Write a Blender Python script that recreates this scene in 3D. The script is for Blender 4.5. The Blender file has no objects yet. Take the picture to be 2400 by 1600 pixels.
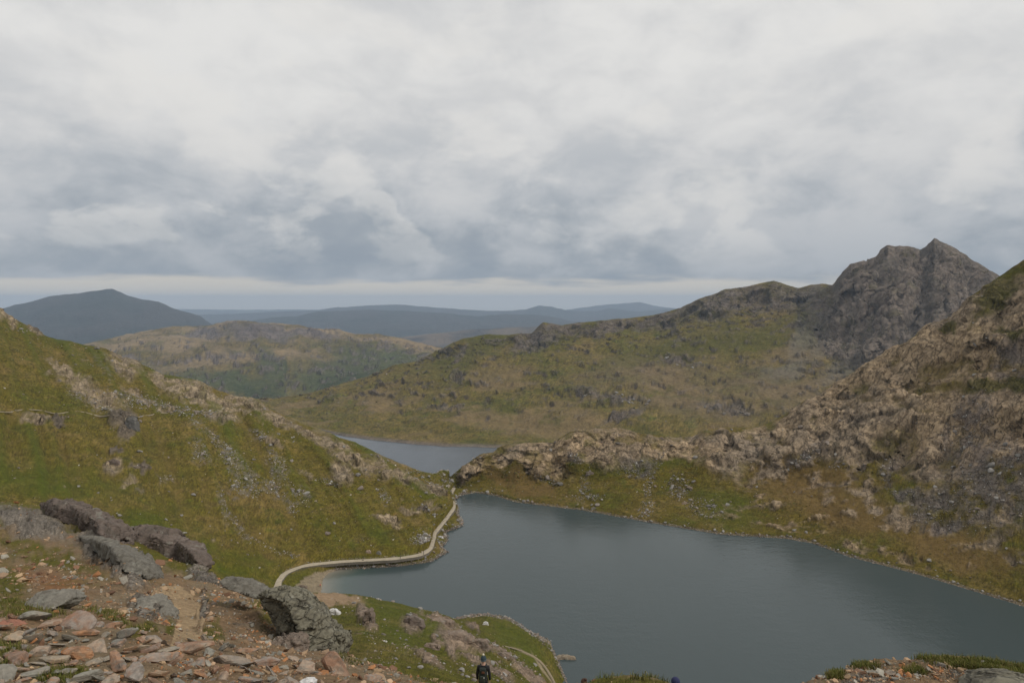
import bpy, bmesh, math, random
import numpy as np
from mathutils import Vector, Matrix, Euler

random.seed(7)
RNG = np.random.default_rng(7)
SC = bpy.context.scene
COL = SC.collection
R = math.radians

# ------------------------------------------------------------------ camera
FPX, CX, CY, EYE = 1540.0, 1200.0, 800.0, 704.0      # focal length and horizon of the 2400x1600 photograph
PITCH = math.atan((CY - EYE) / FPX)
CAMZ = 120.0                                         # metres above the upper lake
cam_d = bpy.data.cameras.new('camera')
cam_d.sensor_width = 36.0
cam_d.lens = 36.0 * FPX / 2400.0
cam_d.clip_start = 0.3
cam_d.clip_end = 200000.0
cam = bpy.data.objects.new('camera', cam_d)
COL.objects.link(cam)
cam.location = (0, 0, CAMZ)
cam.rotation_euler = (math.pi / 2 - PITCH, 0, 0)
SC.camera = cam
SC.render.resolution_x, SC.render.resolution_y = 1024, 682

# ------------------------------------------------------------------ world, sun, exposure
SUN_EL, SUN_AZ = R(42), R(112)          # azimuth clockwise from +Y: the sun stands to the right behind the clouds
world = bpy.data.worlds.new('World')
SC.world = world
world.use_nodes = True


class NT:
    """tiny node-tree helper"""
    def __init__(self, tree):
        self.t = tree

    def n(self, kind, **kw):
        nd = self.t.nodes.new(kind)
        for k, v in kw.items():
            if k.startswith('i_'):
                key = k[2:]
                key = int(key) if key.isdigit() else key.replace('_', ' ')
                self.set(nd.inputs[key], v)
            else:
                setattr(nd, k, v)
        return nd

    def set(self, sock, v):
        if isinstance(v, bpy.types.NodeSocket):
            self.t.links.new(v, sock)
        else:
            sock.default_value = v

    def math(self, op, a, b=None, c=None, clamp=False):
        nd = self.n('ShaderNodeMath', operation=op, use_clamp=clamp)
        for i, v in enumerate((a, b, c)):
            if v is not None:
                self.set(nd.inputs[i], v)
        return nd.outputs[0]

    def vmath(self, op, a, b=None, scale=None):
        nd = self.n('ShaderNodeVectorMath', operation=op)
        self.set(nd.inputs[0], a)
        if b is not None:
            self.set(nd.inputs[1], b)
        if scale is not None:
            self.set(nd.inputs[3], scale)
        return nd.outputs['Value'] if op in ('DOT_PRODUCT', 'LENGTH') else nd.outputs[0]

    def mix(self, fac, a, b, blend='MIX'):
        nd = self.n('ShaderNodeMix', data_type='RGBA', blend_type=blend)
        self.set(nd.inputs[0], fac)
        self.set(nd.inputs[6], a)
        self.set(nd.inputs[7], b)
        return nd.outputs[2]

    def noise(self, vec, scale, detail=4, rough=0.55, dist=0.0, col=False):
        nd = self.n('ShaderNodeTexNoise')
        self.set(nd.inputs['Vector'], vec)
        nd.inputs['Scale'].default_value = scale
        nd.inputs['Detail'].default_value = detail
        nd.inputs['Roughness'].default_value = rough
        nd.inputs['Distortion'].default_value = dist
        return nd.outputs['Color' if col else 'Fac']

    def ramp(self, fac, stops, interp='LINEAR'):
        nd = self.n('ShaderNodeValToRGB')
        cr = nd.color_ramp
        cr.interpolation = interp
        while len(cr.elements) < len(stops):
            cr.elements.new(0.5)
        for e, (p, c) in zip(cr.elements, stops):
            e.position = p
            e.color = (c, c, c, 1) if isinstance(c, (int, float)) else (*c, 1)
        self.set(nd.inputs[0], fac)
        return nd.outputs[0]

    def smooth(self, x, lo, hi, a=0.0, b=1.0):
        nd = self.n('ShaderNodeMapRange', interpolation_type='SMOOTHSTEP')
        self.set(nd.inputs[0], x)
        for i, v in ((1, lo), (2, hi), (3, a), (4, b)):
            self.set(nd.inputs[i], v)
        return nd.outputs[0]


def build_world():
    t = world.node_tree
    t.nodes.clear()
    N = NT(t)
    sky = N.n('ShaderNodeTexSky', sky_type='NISHITA', sun_disc=False, sun_elevation=SUN_EL, sun_rotation=SUN_AZ)
    sky.air_density, sky.dust_density = 1.0, 2.0
    blue = N.vmath('SCALE', sky.outputs[0], scale=0.1)
    d = N.vmath('NORMALIZE', N.n('ShaderNodeTexCoord').outputs['Generated'])
    sep = N.n('ShaderNodeSeparateXYZ', i_0=d)
    x, y, z = sep.outputs
    el = N.math('MAXIMUM', z, 0.0)
    # a layer of stratocumulus seen from below: directions meet a flat, slightly curved cloud base
    inv = N.math('DIVIDE', 1.0, N.math('ADD', el, 0.24))
    comb = N.n('ShaderNodeCombineXYZ')
    N.set(comb.inputs[0], N.math('MULTIPLY', x, inv))
    N.set(comb.inputs[1], N.math('MULTIPLY', y, inv))
    N.set(comb.inputs[2], N.math('MULTIPLY', el, 2.2))
    p = comb.outputs[0]
    dv = N.vmath('MULTIPLY', d, (3.6, 3.6, 6.6))
    big = N.noise(N.vmath('ADD', p, (3.1, 7.7, 0.3)), 0.75, 3, 0.5, 0.3)
    mid = N.noise(N.vmath('ADD', dv, (1.7, 2.2, 4.0)), 1.25, 6, 0.55, 0.25)
    sml = N.noise(N.vmath('ADD', dv, (11.0, 5.0, 9.0)), 3.0, 7, 0.56, 0.3)
    mixn = N.math('ADD', N.math('MULTIPLY', big, 0.28), N.math('ADD', N.math('MULTIPLY', mid, 0.40), N.math('MULTIPLY', sml, 0.32)))
    body = N.smooth(mixn, 0.40, 0.60)                       # thick (0) to thin (1) cloud
    rise = N.smooth(el, -0.01, 0.33)                        # overcast skies brighten upwards
    lum = N.math('ADD', N.math('MULTIPLY', rise, 0.66), N.math('MULTIPLY', body, 0.34))
    cloud = N.ramp(lum, [(0.0, (0.275, 0.325, 0.385)), (0.25, (0.36, 0.40, 0.445)), (0.45, (0.50, 0.525, 0.555)),
                         (0.68, (0.65, 0.655, 0.66)), (1.0, (0.79, 0.785, 0.77))])
    # pale billows lit through thin places: soft below, rounded and crisp above
    lv = N.vmath('ADD', dv, (5.0, 0.4, 2.0))
    ln = N.noise(lv, 1.9, 6, 0.52, 0.2)
    lump = N.math('MULTIPLY', N.math('MULTIPLY', N.smooth(ln, 0.51, 0.60), N.smooth(mid, 0.36, 0.56)), N.smooth(el, 0.02, 0.12))
    cloud = N.mix(N.math('MULTIPLY', lump, 0.42), cloud, (0.80, 0.785, 0.755, 1))
    # the open strip under the cloud base, far off
    wob = N.noise(N.vmath('MULTIPLY', d, (5.0, 5.0, 40.0)), 1.0, 5, 0.55)
    base = N.math('ADD', el, N.math('MULTIPLY', N.math('SUBTRACT', wob, 0.5), 0.05))
    strip = N.smooth(base, 0.022, 0.034, 1.0, 0.0)
    cloud = N.mix(N.math('MULTIPLY', strip, 0.9), cloud, (0.66, 0.62, 0.55, 1))
    cover = N.math('MAXIMUM', N.smooth(mixn, 0.70, 0.80, 1.0, 0.75), 0.0)
    c = N.mix(cover, blue, cloud)
    bg = N.n('ShaderNodeBackground', i_Color=c, i_Strength=0.80)
    out = N.n('ShaderNodeOutputWorld')
    t.links.new(bg.outputs[0], out.inputs[0])


build_world()
sun_d = bpy.data.lights.new('sun', 'SUN')
sun_d.energy = 1.5
sun_d.angle = R(10)
sun_d.color = (1.0, 0.95, 0.88)
sun = bpy.data.objects.new('sun', sun_d)
COL.objects.link(sun)
sdir = Vector((math.sin(SUN_AZ) * math.cos(SUN_EL), math.cos(SUN_AZ) * math.cos(SUN_EL), math.sin(SUN_EL)))
sun.rotation_euler = sdir.to_track_quat('Z', 'Y').to_euler()
sun.location = (0, 0, 400)

SC.view_settings.view_transform = 'Standard'
SC.view_settings.look = 'None'
SC.view_settings.exposure = 0.27
SC.view_settings.gamma = 1.0
SC.view_settings.use_curve_mapping = False
SC.render.engine = 'CYCLES'
SC.cycles.max_bounces = 5
SC.cycles.volume_bounces = 0
SC.cycles.use_denoising = True

HAZE_DENSITY = 5.0e-5

# ------------------------------------------------------------------ projection helpers (photograph pixel <-> place)
_cp, _sp = math.cos(PITCH), math.sin(PITCH)


def rays(px, py):
    a = (np.asarray(px, float) - CX) / FPX
    b = (CY - np.asarray(py, float)) / FPX
    return np.stack([a, _cp + b * _sp, -_sp + b * _cp], -1)


def pt_y(px, py, Y):
    d = rays(px, py)
    return np.array([0, 0, CAMZ]) + d * (np.asarray(Y, float) / d[..., 1])[..., None]


def pt_z(px, py, z):
    d = rays(px, py)
    return np.array([0, 0, CAMZ]) + d * ((np.asarray(z, float) - CAMZ) / d[..., 2])[..., None]


def project(p):
    q = p - np.array([0, 0, CAMZ])
    fw = q[..., 1] * _cp - q[..., 2] * _sp
    up = q[..., 1] * _sp + q[..., 2] * _cp
    fw = np.where(np.abs(fw) < 1e-3, 1e-3, fw)
    return CX + FPX * q[..., 0] / fw, CY - FPX * up / fw


# ------------------------------------------------------------------ numeric noise
_perm = np.random.default_rng(3).permutation(256).astype(np.int32)
_perm = np.concatenate([_perm, _perm])
_grad = np.random.default_rng(4).normal(size=(256, 3))
_grad = (_grad / np.linalg.norm(_grad, axis=1, keepdims=True)).astype(np.float32)
_cellp = np.random.default_rng(5).random((256, 3)).astype(np.float32)


def pnoise(p):
    p = np.asarray(p, np.float32)
    i = np.floor(p).astype(np.int32)
    f = p - i
    i &= 255
    u = f * f * f * (f * (f * 6 - 15) + 10)
    res = 0
    for dx in (0, 1):
        wx = u[:, 0] if dx else 1 - u[:, 0]
        a = _perm[(i[:, 0] + dx) & 255]
        for dy in (0, 1):
            wy = u[:, 1] if dy else 1 - u[:, 1]
            b = _perm[(a + i[:, 1] + dy) & 255]
            for dz in (0, 1):
                wz = u[:, 2] if dz else 1 - u[:, 2]
                g = _grad[_perm[(b + i[:, 2] + dz) & 255]]
                res = res + wx * wy * wz * (g[:, 0] * (f[:, 0] - dx) + g[:, 1] * (f[:, 1] - dy) + g[:, 2] * (f[:, 2] - dz))
    return res * 1.6


def fbm(p, oct=4, gain=0.5, lac=2.03, ridged=False):
    p = np.asarray(p, np.float32)
    s, a, tot = 0, 1.0, 0
    for k in range(oct):
        v = pnoise(p + 17.3 * k)
        s = s + a * ((1 - 2 * np.abs(v)) if ridged else v)
        tot += a
        a *= gain
        p = p * lac
    return s / tot


def worley(p):
    """cells of broken rock: distance to the nearest cell wall, a random number per cell, and a flat face tilted at random in each cell"""
    p = np.asarray(p, np.float32)
    i = np.floor(p).astype(np.int32)
    f = p - i
    f1 = np.full(len(p), 9.0, np.float32)
    f2 = f1.copy()
    tilt = np.zeros(len(p), np.float32)
    cid = np.zeros(len(p), np.int32)
    for dx in (-1, 0, 1):
        hx = _perm[(i[:, 0] + dx) & 255]
        for dy in (-1, 0, 1):
            hy = _perm[hx + ((i[:, 1] + dy) & 255)]
            for dz in (-1, 0, 1):
                h = _perm[hy + ((i[:, 2] + dz) & 255)]
                o = f - _cellp[h] - np.array((dx, dy, dz), np.float32)
                d = (o * o).sum(1)
                near = d < f1
                f2 = np.where(near, f1, np.minimum(f2, d))
                f1 = np.where(near, d, f1)
                cid = np.where(near, h, cid)
                tilt = np.where(near, (o * _grad[h]).sum(1), tilt)
    return np.sqrt(f2) - np.sqrt(f1), cid / 255.0, tilt


def sstep(x, a, b):
    t = np.clip((x - a) / (b - a), 0, 1)
    return t * t * (3 - 2 * t)


def lerp(a, b, t):
    return a + (b - a) * t


# ------------------------------------------------------------------ object helpers
def link(o, parent=None):
    COL.objects.link(o)
    if parent is not None:
        o.parent = parent
    return o


def tag(o, label=None, cat=None, group=None, kind=None):
    for k, v in (('label', label), ('category', cat), ('group', group), ('kind', kind)):
        if v:
            o[k] = v
    return o


def mesh_np(name, verts, faces, cols=None, attrs=None, smooth=True):
    """mesh from numpy: faces is an (n,3) or (n,4) array"""
    me = bpy.data.meshes.new(name)
    verts = np.asarray(verts, np.float32)
    faces = np.asarray(faces, np.int32)
    k = faces.shape[1]
    me.vertices.add(len(verts))
    me.vertices.foreach_set('co', verts.ravel())
    me.loops.add(faces.size)
    me.loops.foreach_set('vertex_index', faces.ravel())
    me.polygons.add(len(faces))
    me.polygons.foreach_set('loop_start', np.arange(0, faces.size, k, dtype=np.int32))
    me.polygons.foreach_set('use_smooth', np.full(len(faces), smooth))
    if cols is not None:
        a = me.color_attributes.new('Col', 'FLOAT_COLOR', 'POINT')
        c4 = np.ones((len(verts), 4), np.float32)
        c4[:, :3] = np.clip(cols, 0.004, 0.9)
        a.data.foreach_set('color', c4.ravel())
    for nm, arr in (attrs or {}).items():
        a = me.attributes.new(nm, 'FLOAT', 'POINT')
        a.data.foreach_set('value', np.asarray(arr, np.float32))
    me.update(calc_edges=True)
    me.validate()
    return me


def grid_faces(nr, nc):
    i = np.arange(nr * nc).reshape(nr, nc)
    return np.stack([i[:-1, :-1], i[:-1, 1:], i[1:, 1:], i[1:, :-1]], -1).reshape(-1, 4)


# ------------------------------------------------------------------ materials
def new_mat(name):
    m = bpy.data.materials.new(name)
    m.use_nodes = True
    m.node_tree.nodes.clear()
    N = NT(m.node_tree)
    b = N.n('ShaderNodeBsdfPrincipled')
    o = N.n('ShaderNodeOutputMaterial')
    m.node_tree.links.new(b.outputs[0], o.inputs[0])
    return m, N, b


def plain(name, col, rough=0.8, nscale=None, namt=0.3):
    m, N, b = new_mat(name)
    b.inputs['Roughness'].default_value = rough
    b.inputs['Base Color'].default_value = (*col, 1)
    if nscale:
        tc = N.n('ShaderNodeTexCoord').outputs['Object']
        n = N.noise(tc, nscale, 5, 0.6)
        k = N.math('ADD', N.math('MULTIPLY', n, 2 * namt), 1 - namt)
        N.set(b.inputs['Base Color'], N.mix(1.0, (*col, 1), k, 'MULTIPLY'))
        bp = N.n('ShaderNodeBump', i_Strength=0.5, i_Distance=0.02, i_Height=n)
        N.set(b.inputs['Normal'], bp.outputs[0])
    return m


def hill_mat(name, s, fine=1.0, crack=1.0):
    """ground: colour from the vertex layer, grain and cracks from nodes; s = size in metres of the grain"""
    m, N, b = new_mat(name)
    b.inputs['Roughness'].default_value = 0.95
    b.inputs['Specular IOR Level'].default_value = 0.15
    col = N.n('ShaderNodeAttribute', attribute_name='Col').outputs['Color']
    rock = N.n('ShaderNodeAttribute', attribute_name='rock').outputs['Fac']
    tc = N.n('ShaderNodeTexCoord').outputs['Object']
    n1 = N.noise(tc, 1.0 / s, 6, 0.68)
    n2 = N.noise(tc, 0.23 / s, 4, 0.6)
    k = N.math('ADD', N.math('MULTIPLY', n1, 1.5 * fine), 1 - 0.75 * fine)
    k2 = N.math('ADD', N.math('MULTIPLY', n2, 0.7), 0.65)
    c = N.mix(1.0, col, N.math('MULTIPLY', k, k2), 'MULTIPLY')
    wv = N.vmath('ADD', tc, N.vmath('SCALE', N.noise(tc, 0.5 / s, 3, 0.6, col=True), scale=1.6 * s))
    nc = N.noise(N.vmath('MULTIPLY', wv, (1.0, 1.0, .45)), 0.45 / s, 3, 0.6)
    dist = N.math('ABSOLUTE', N.math('SUBTRACT', nc, 0.5))
    edge = N.smooth(dist, 0.0, 0.05)
    joint = N.math('MULTIPLY', N.math('MULTIPLY', N.smooth(dist, 0.0, 0.022, 0.7, 0.0), rock), N.smooth(n2, .42, .58))
    N.set(b.inputs['Base Color'], N.mix(joint, c, (.035, .032, .024, 1)))
    rh = N.math('ADD', N.math('MULTIPLY', edge, 0.5 * crack), N.math('ADD', N.math('MULTIPLY', n1, .6), N.math('MULTIPLY', n2, 1.6)))
    gh = N.math('MULTIPLY', n1, 0.9)
    h = N.math('ADD', N.math('MULTIPLY', rh, rock), N.math('MULTIPLY', gh, N.math('SUBTRACT', 1.0, rock)))
    bp = N.n('ShaderNodeBump', i_Strength=0.9, i_Distance=s * 0.9, i_Height=h)
    N.set(b.inputs['Normal'], bp.outputs[0])
    return m


def rock_mat(name, s, cols, cracks=(0.0, 1.0), mottled=0.5):
    """boulder stone: colour picked per object from a ramp, mottled with lichen, laminated relief"""
    m, N, b = new_mat(name)
    b.inputs['Roughness'].default_value = 0.85
    b.inputs['Specular IOR Level'].default_value = 0.25
    tc = N.n('ShaderNodeTexCoord').outputs['Object']
    rnd = N.n('ShaderNodeObjectInfo').outputs['Random']
    off = N.vmath('ADD', tc, N.vmath('SCALE', (13.0, 7.0, 5.0), scale=rnd))
    n1 = N.noise(off, 1.0 / s, 7, 0.65)
    n2 = N.noise(off, 0.3 / s, 4, 0.6, 0.5)
    pos = N.math('FRACT', N.math('ADD', rnd, N.math('MULTIPLY', N.math('SUBTRACT', n2, 0.5), mottled)))
    c = N.ramp(pos, cols)
    lich = N.smooth(N.noise(off, 0.35 / s, 6, 0.7), 0.56, 0.64)
    c = N.mix(N.math('MULTIPLY', lich, 0.5), c, (0.27, 0.265, 0.22, 1))
    stain = N.smooth(N.noise(N.vmath('ADD', off, (4.0, 9.0, 2.0)), 0.22 / s, 5, 0.65), 0.52, 0.66)
    c = N.mix(N.math('MULTIPLY', stain, 0.55), c, (0.075, 0.065, 0.05, 1))
    k = N.math('ADD', N.math('MULTIPLY', n1, 1.3), 0.35)
    N.set(b.inputs['Base Color'], N.mix(1.0, c, k, 'MULTIPLY'))
    lay = N.noise(N.vmath('MULTIPLY', off, (0.35, 0.35, 3.2)), 1.0 / s, 5, 0.65)
    h = N.math('ADD', N.math('MULTIPLY', n1, 0.4), N.math('MULTIPLY', lay, 0.7))
    if cracks[0] > 0:
        v = N.n('ShaderNodeTexVoronoi', feature='DISTANCE_TO_EDGE')
        N.set(v.inputs['Vector'], N.vmath('ADD', N.vmath('MULTIPLY', tc, (0.6, 0.6, 1.7)), N.vmath('SCALE', N.noise(tc, 0.6 / s, 3, col=True), scale=1.1 * s)))
        v.inputs['Scale'].default_value = cracks[1]
        h = N.math('ADD', h, N.math('MULTIPLY', N.smooth(v.outputs['Distance'], 0.0, 0.08), cracks[0]))
    bp = N.n('ShaderNodeBump', i_Strength=1.0, i_Distance=s * 0.35, i_Height=h)
    N.set(b.inputs['Normal'], bp.outputs[0])
    return m


def vcol_mat(name, s):
    m, N, b = new_mat(name)
    b.inputs['Roughness'].default_value = 0.9
    b.inputs['Specular IOR Level'].default_value = 0.2
    col = N.n('ShaderNodeAttribute', attribute_name='Col').outputs['Color']
    tc = N.n('ShaderNodeTexCoord').outputs['Object']
    n1 = N.noise(tc, 1.0 / s, 5, 0.65)
    N.set(b.inputs['Base Color'], N.mix(1.0, col, N.math('ADD', N.math('MULTIPLY', n1, 1.2), 0.4), 'MULTIPLY'))
    bp = N.n('ShaderNodeBump', i_Strength=0.7, i_Distance=s * 0.4, i_Height=n1)
    N.set(b.inputs['Normal'], bp.outputs[0])
    return m


def water_mat(name, deep, ripple, rough):
    m, N, b = new_mat(name)
    tc = N.n('ShaderNodeTexCoord').outputs['Object']
    sh = N.n('ShaderNodeAttribute', attribute_name='shallow').outputs['Fac']
    n0 = N.noise(tc, 0.02, 4, 0.6)
    sh2 = N.math('MULTIPLY', sh, N.math('ADD', 0.55, N.math('MULTIPLY', n0, 0.9)), clamp=True)
    col = N.ramp(sh2, [(0.0, deep), (0.35, (0.06, 0.085, 0.075)), (0.8, (0.15, 0.15, 0.12)), (1.0, (0.22, 0.20, 0.16))])
    N.set(b.inputs['Base Color'], col)
    N.set(b.inputs['Roughness'], N.smooth(N.noise(N.vmath('MULTIPLY', tc, (1.0, .4, 1.0)), .02, 4, .6), .35, .65, rough * .8, rough * 1.3))
    b.inputs['IOR'].default_value = 1.333
    w1 = N.noise(N.vmath('MULTIPLY', tc, (1.0, 0.55, 1.0)), ripple, 3, 0.55)
    w2 = N.noise(N.vmath('MULTIPLY', tc, (0.5, 1.0, 1.0)), ripple * 0.30, 4, 0.6)
    calm = N.smooth(N.noise(tc, 0.012, 3, 0.5), 0.35, 0.65, 0.25, 1.0)
    h = N.math('ADD', N.math('MULTIPLY', w1, 0.5), w2)
    bp = N.n('ShaderNodeBump', i_Distance=0.32 / ripple, i_Height=h)
    N.set(bp.inputs['Strength'], N.math('MULTIPLY', calm, 0.42))
    N.set(b.inputs['Normal'], bp.outputs[0])
    return m


# ------------------------------------------------------------------ lofted terrain sheets
def resample(row, c):
    """row: list of (c, px, py, Y) or (c, px, py, ('z', z)); returns world points at parameters c"""
    cc = np.array([r[0] for r in row], float)
    pts = np.array([pt_z(r[1], r[2], r[3][1]) if isinstance(r[3], tuple) else pt_y(r[1], r[2], r[3]) for r in row])
    o = np.argsort(cc)
    return np.stack([np.interp(c, cc[o], pts[o, k]) for k in range(3)], -1)


def pchip(G, t):
    """G: (rows, cols, 3); monotone cubic through the rows at row positions t"""
    n = len(G)
    d = np.diff(G, axis=0)
    m = np.zeros_like(G)
    m[0], m[-1] = d[0], d[-1]
    a, b = d[:-1], d[1:]
    h = np.where(a * b > 0, 2 * a * b / np.where(np.abs(a + b) < 1e-9, 1e-9, a + b), 0)
    m[1:-1] = h
    k = np.clip(np.floor(t).astype(int), 0, n - 2)
    f = (t - k)[:, None, None]
    h00, h10 = 2 * f**3 - 3 * f**2 + 1, f**3 - 2 * f**2 + f
    h01, h11 = -2 * f**3 + 3 * f**2, f**3 - f**2
    return h00 * G[k] + h10 * m[k] + h01 * G[k + 1] + h11 * m[k + 1]


class Sheet:
    """a terrain sheet lofted through rows of surveyed points, nearest row first"""
    def __init__(self, rows, c, steps):
        G = np.array([resample(r, c) if isinstance(r, list) else r for r in rows])
        t = []
        for i, s in enumerate(steps):
            t.append(i + np.arange(s) / s)
        t.append(np.array([len(steps)], float))
        self.t = np.concatenate(t)
        self.P = pchip(G, self.t)
        self.nr, self.nc = self.P.shape[:2]
        self.V = self.P.reshape(-1, 3)
        self.row = np.repeat(self.t, self.nc)
        self.c = np.tile(c, self.nr)
        self.px, self.py = project(self.V)
        self.col = np.zeros((len(self.V), 3))
        self.rock = np.zeros(len(self.V))

    def normals(self):
        Q = self.V.reshape(self.nr, self.nc, 3)
        a = np.gradient(Q, axis=1)
        b = np.gradient(Q, axis=0)
        n = np.cross(a, b).reshape(-1, 3)
        n /= np.maximum(np.linalg.norm(n, axis=1, keepdims=True), 1e-9)
        n[n[:, 2] < 0] *= -1
        return n

    def displace(self, h, along=None):
        n = self.normals() if along is None else along
        self.V = self.V + n * h[:, None]

    def warp(self, amt, size, seed=0.0):
        """photograph position of each point, wandered a little so that patches get ragged edges"""
        q = np.stack([self.px / size, self.py / size, np.full(len(self.px), seed)], -1)
        return self.px + amt * fbm(q, 4, 0.6), self.py + amt * fbm(q + 31.7, 4, 0.6)

    def blobs(self, spec, wx, wy, soft=0.35):
        m = np.zeros(len(wx))
        for e in spec:
            x, y, rx, ry = e[:4]
            a = R(e[4]) if len(e) > 4 else 0.0
            dx, dy = wx - x, wy - y
            u = (dx * math.cos(a) + dy * math.sin(a)) / rx
            v = (-dx * math.sin(a) + dy * math.cos(a)) / ry
            m = np.maximum(m, 1 - sstep(np.sqrt(u * u + v * v), 1 - soft, 1 + soft))
        return m

    def poly(self, pts, wx, wy):
        ins = np.zeros(len(wx), bool)
        n = len(pts)
        for i in range(n):
            x0, y0 = pts[i]
            x1, y1 = pts[(i + 1) % n]
            if y0 == y1:
                continue
            cond = (y0 > wy) != (y1 > wy)
            ins ^= cond & (wx < (x1 - x0) * (wy - y0) / (y1 - y0) + x0)
        return ins.astype(float)

    def blur(self, m, n):
        q = m.reshape(self.nr, self.nc).copy()
        for _ in range(n):
            q[1:-1] = (q[:-2] + 2 * q[1:-1] + q[2:]) / 4
            q[:, 1:-1] = (q[:, :-2] + 2 * q[:, 1:-1] + q[:, 2:]) / 4
        return q.ravel()

    def paint(self, mask, col):
        self.col = lerp(self.col, np.asarray(col, float), np.clip(mask, 0, 1)[:, None])

    def build(self, name, mat, label, cat):
        me = mesh_np(name, self.V, grid_faces(self.nr, self.nc), self.col, {'rock': np.clip(self.rock, 0, 1)})
        me.materials.append(mat)
        o = link(bpy.data.objects.new(name, me))
        tag(o, label, cat, kind='structure')
        self.obj = o
        self.N = self.normals()
        self.px2, self.py2 = project(self.V)
        return o

    def at(self, px, py, rmin=0, rmax=99):
        ok = (self.row >= rmin) & (self.row <= rmax)
        d = np.where(ok, (self.px2 - px) ** 2 + (self.py2 - py) ** 2, 1e12)
        i = int(np.argmin(d))
        return self.V[i], self.N[i]


def offset(row, c, dY, dz):
    p = resample(row, c).copy() if isinstance(row, list) else row.copy()
    p[:, 0] *= (p[:, 1] + dY) / p[:, 1]
    p[:, 1] += dY
    p[:, 2] += dz
    return p


def between(a, b, c, f, dz=0.0):
    A = resample(a, c) if isinstance(a, list) else a
    B = resample(b, c) if isinstance(b, list) else b
    m = A + (B - A) * f
    m[:, 2] += dz
    return m


def mono(pts):
    return [(p[0], *p) for p in pts]

# ------------------------------------------------------------------ surface colours (base colours, linear)
GREEN, LUSH = np.array((.081, .078, .011)), np.array((.064, .083, .009))
OLIVE, DRY, TAN = np.array((.105, .086, .0145)), np.array((.165, .117, .04)), np.array((.235, .17, .09))
PINK, GREYR, DARK = np.array((.27, .19, .135)), np.array((.17, .155, .14)), np.array((.065, .056, .05))
SCREE, SOIL, GRAVEL = np.array((.155, .137, .13)), np.array((.22, .135, .07)), np.array((.40, .315, .215))


def grass_base(S, size, w=(1, 1, 1), seed=0.0):
    """mixed upland grass: green, olive and dry tufts in drifts"""
    q = S.V / size + seed
    a = fbm(q, 5, 0.6)
    b = fbm(q * 3.1 + 9.1, 5, 0.65)
    c = fbm(q * 11 + 2.0, 3, 0.7)
    S.col = np.repeat(OLIVE[None], len(S.V), 0) * np.array(w)
    S.paint(sstep(a + .3 * c, 0.0, 0.4) * .85, GREEN)
    S.paint(sstep(-a + .3 * c, 0.02, 0.4) * 0.75, DRY)
    S.paint(sstep(b, 0.12, 0.45) * 0.6, LUSH)
    S.paint(sstep(-b, 0.2, 0.5) * 0.5, np.array((.12, .075, .032)))
    terr = fbm(S.V / (size * np.array((.42, .42, .05))) + 5.5, 3, .6)      # sheep tracks and terracettes
    S.paint(sstep(terr, .1, .4) * .45, np.array((.135, .10, .04)))
    S.paint(sstep(-terr, .15, .45) * .5, np.array((.045, .052, .012)))
    S.col *= (1 + 0.5 * c + .22 * RNG.normal(size=len(c)))[:, None].clip(.35, 2.0)
    return a, b


def rockify(S, m, size, amp, pink=PINK, dark=0.5, seed=0.0, aniso=(1, 1, 1), V=None):
    """raise bare rock where m: slabs split by joints, with ragged relief; returns the height to add"""
    k = np.nonzero(m > 0.01)[0]
    V = (S.V if V is None else V)[k]
    mk = m[k]
    wv = V / size * np.array(aniso)
    wp = wv + 0.22 * np.stack([fbm(wv * 1.1 + 5 + j * 9, 3, 0.6) for j in range(3)], -1)
    e1, c1, t1 = worley(wp * .36 + seed)
    e2, cid, t2 = worley(wp * 1.0 + seed + 4.4)
    e3, c3, t3 = worley(wp * 2.7 + seed + 8.8)
    g = sstep(fbm(wv * .5 + 3.3, 3), -.3, .25)
    j1 = (1 - sstep(e1, 0.0, 0.035)) * .9
    j2 = (1 - sstep(e2, 0.0, 0.075)) * g
    j3 = (1 - sstep(e3, 0.0, 0.12)) * (1 - g) * .6
    tl = .62 * amp / size
    h = tl * size * (1.0 * t1 / .36 + 1.0 * t2 + .75 * t3 / 2.7 - .20 * j1 - .13 * j2 - .05 * j3) + .10 * amp * fbm(wv * 2.2, 3, .6)
    j1 = np.maximum(j1, j3)
    tone = 0.90 + 0.26 * (cid - .5) + .2 * (c3 - .5) + .16 * (c1 - .5) + 0.42 * fbm(V / (size * 0.8) + 7, 5, 0.68)
    pal = lerp(np.asarray(pink, float), GREYR, np.clip(0.3 * cid + 0.7 * sstep(fbm(V / (size * 5) + 2.2, 3), -0.15, 0.4), 0, 1)[:, None] * 0.45)
    c = pal * tone[:, None]
    # colour darkened along the joints to keep the cracks crisp
    c = lerp(c, np.array((.055, .05, .036)), (dark * np.maximum(j1, j2))[:, None])
    S.col[k] = lerp(S.col[k], c, mk[:, None])
    S.rock = np.maximum(S.rock, m)
    out = np.zeros(len(m))
    out[k] = h * mk
    return out


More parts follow.
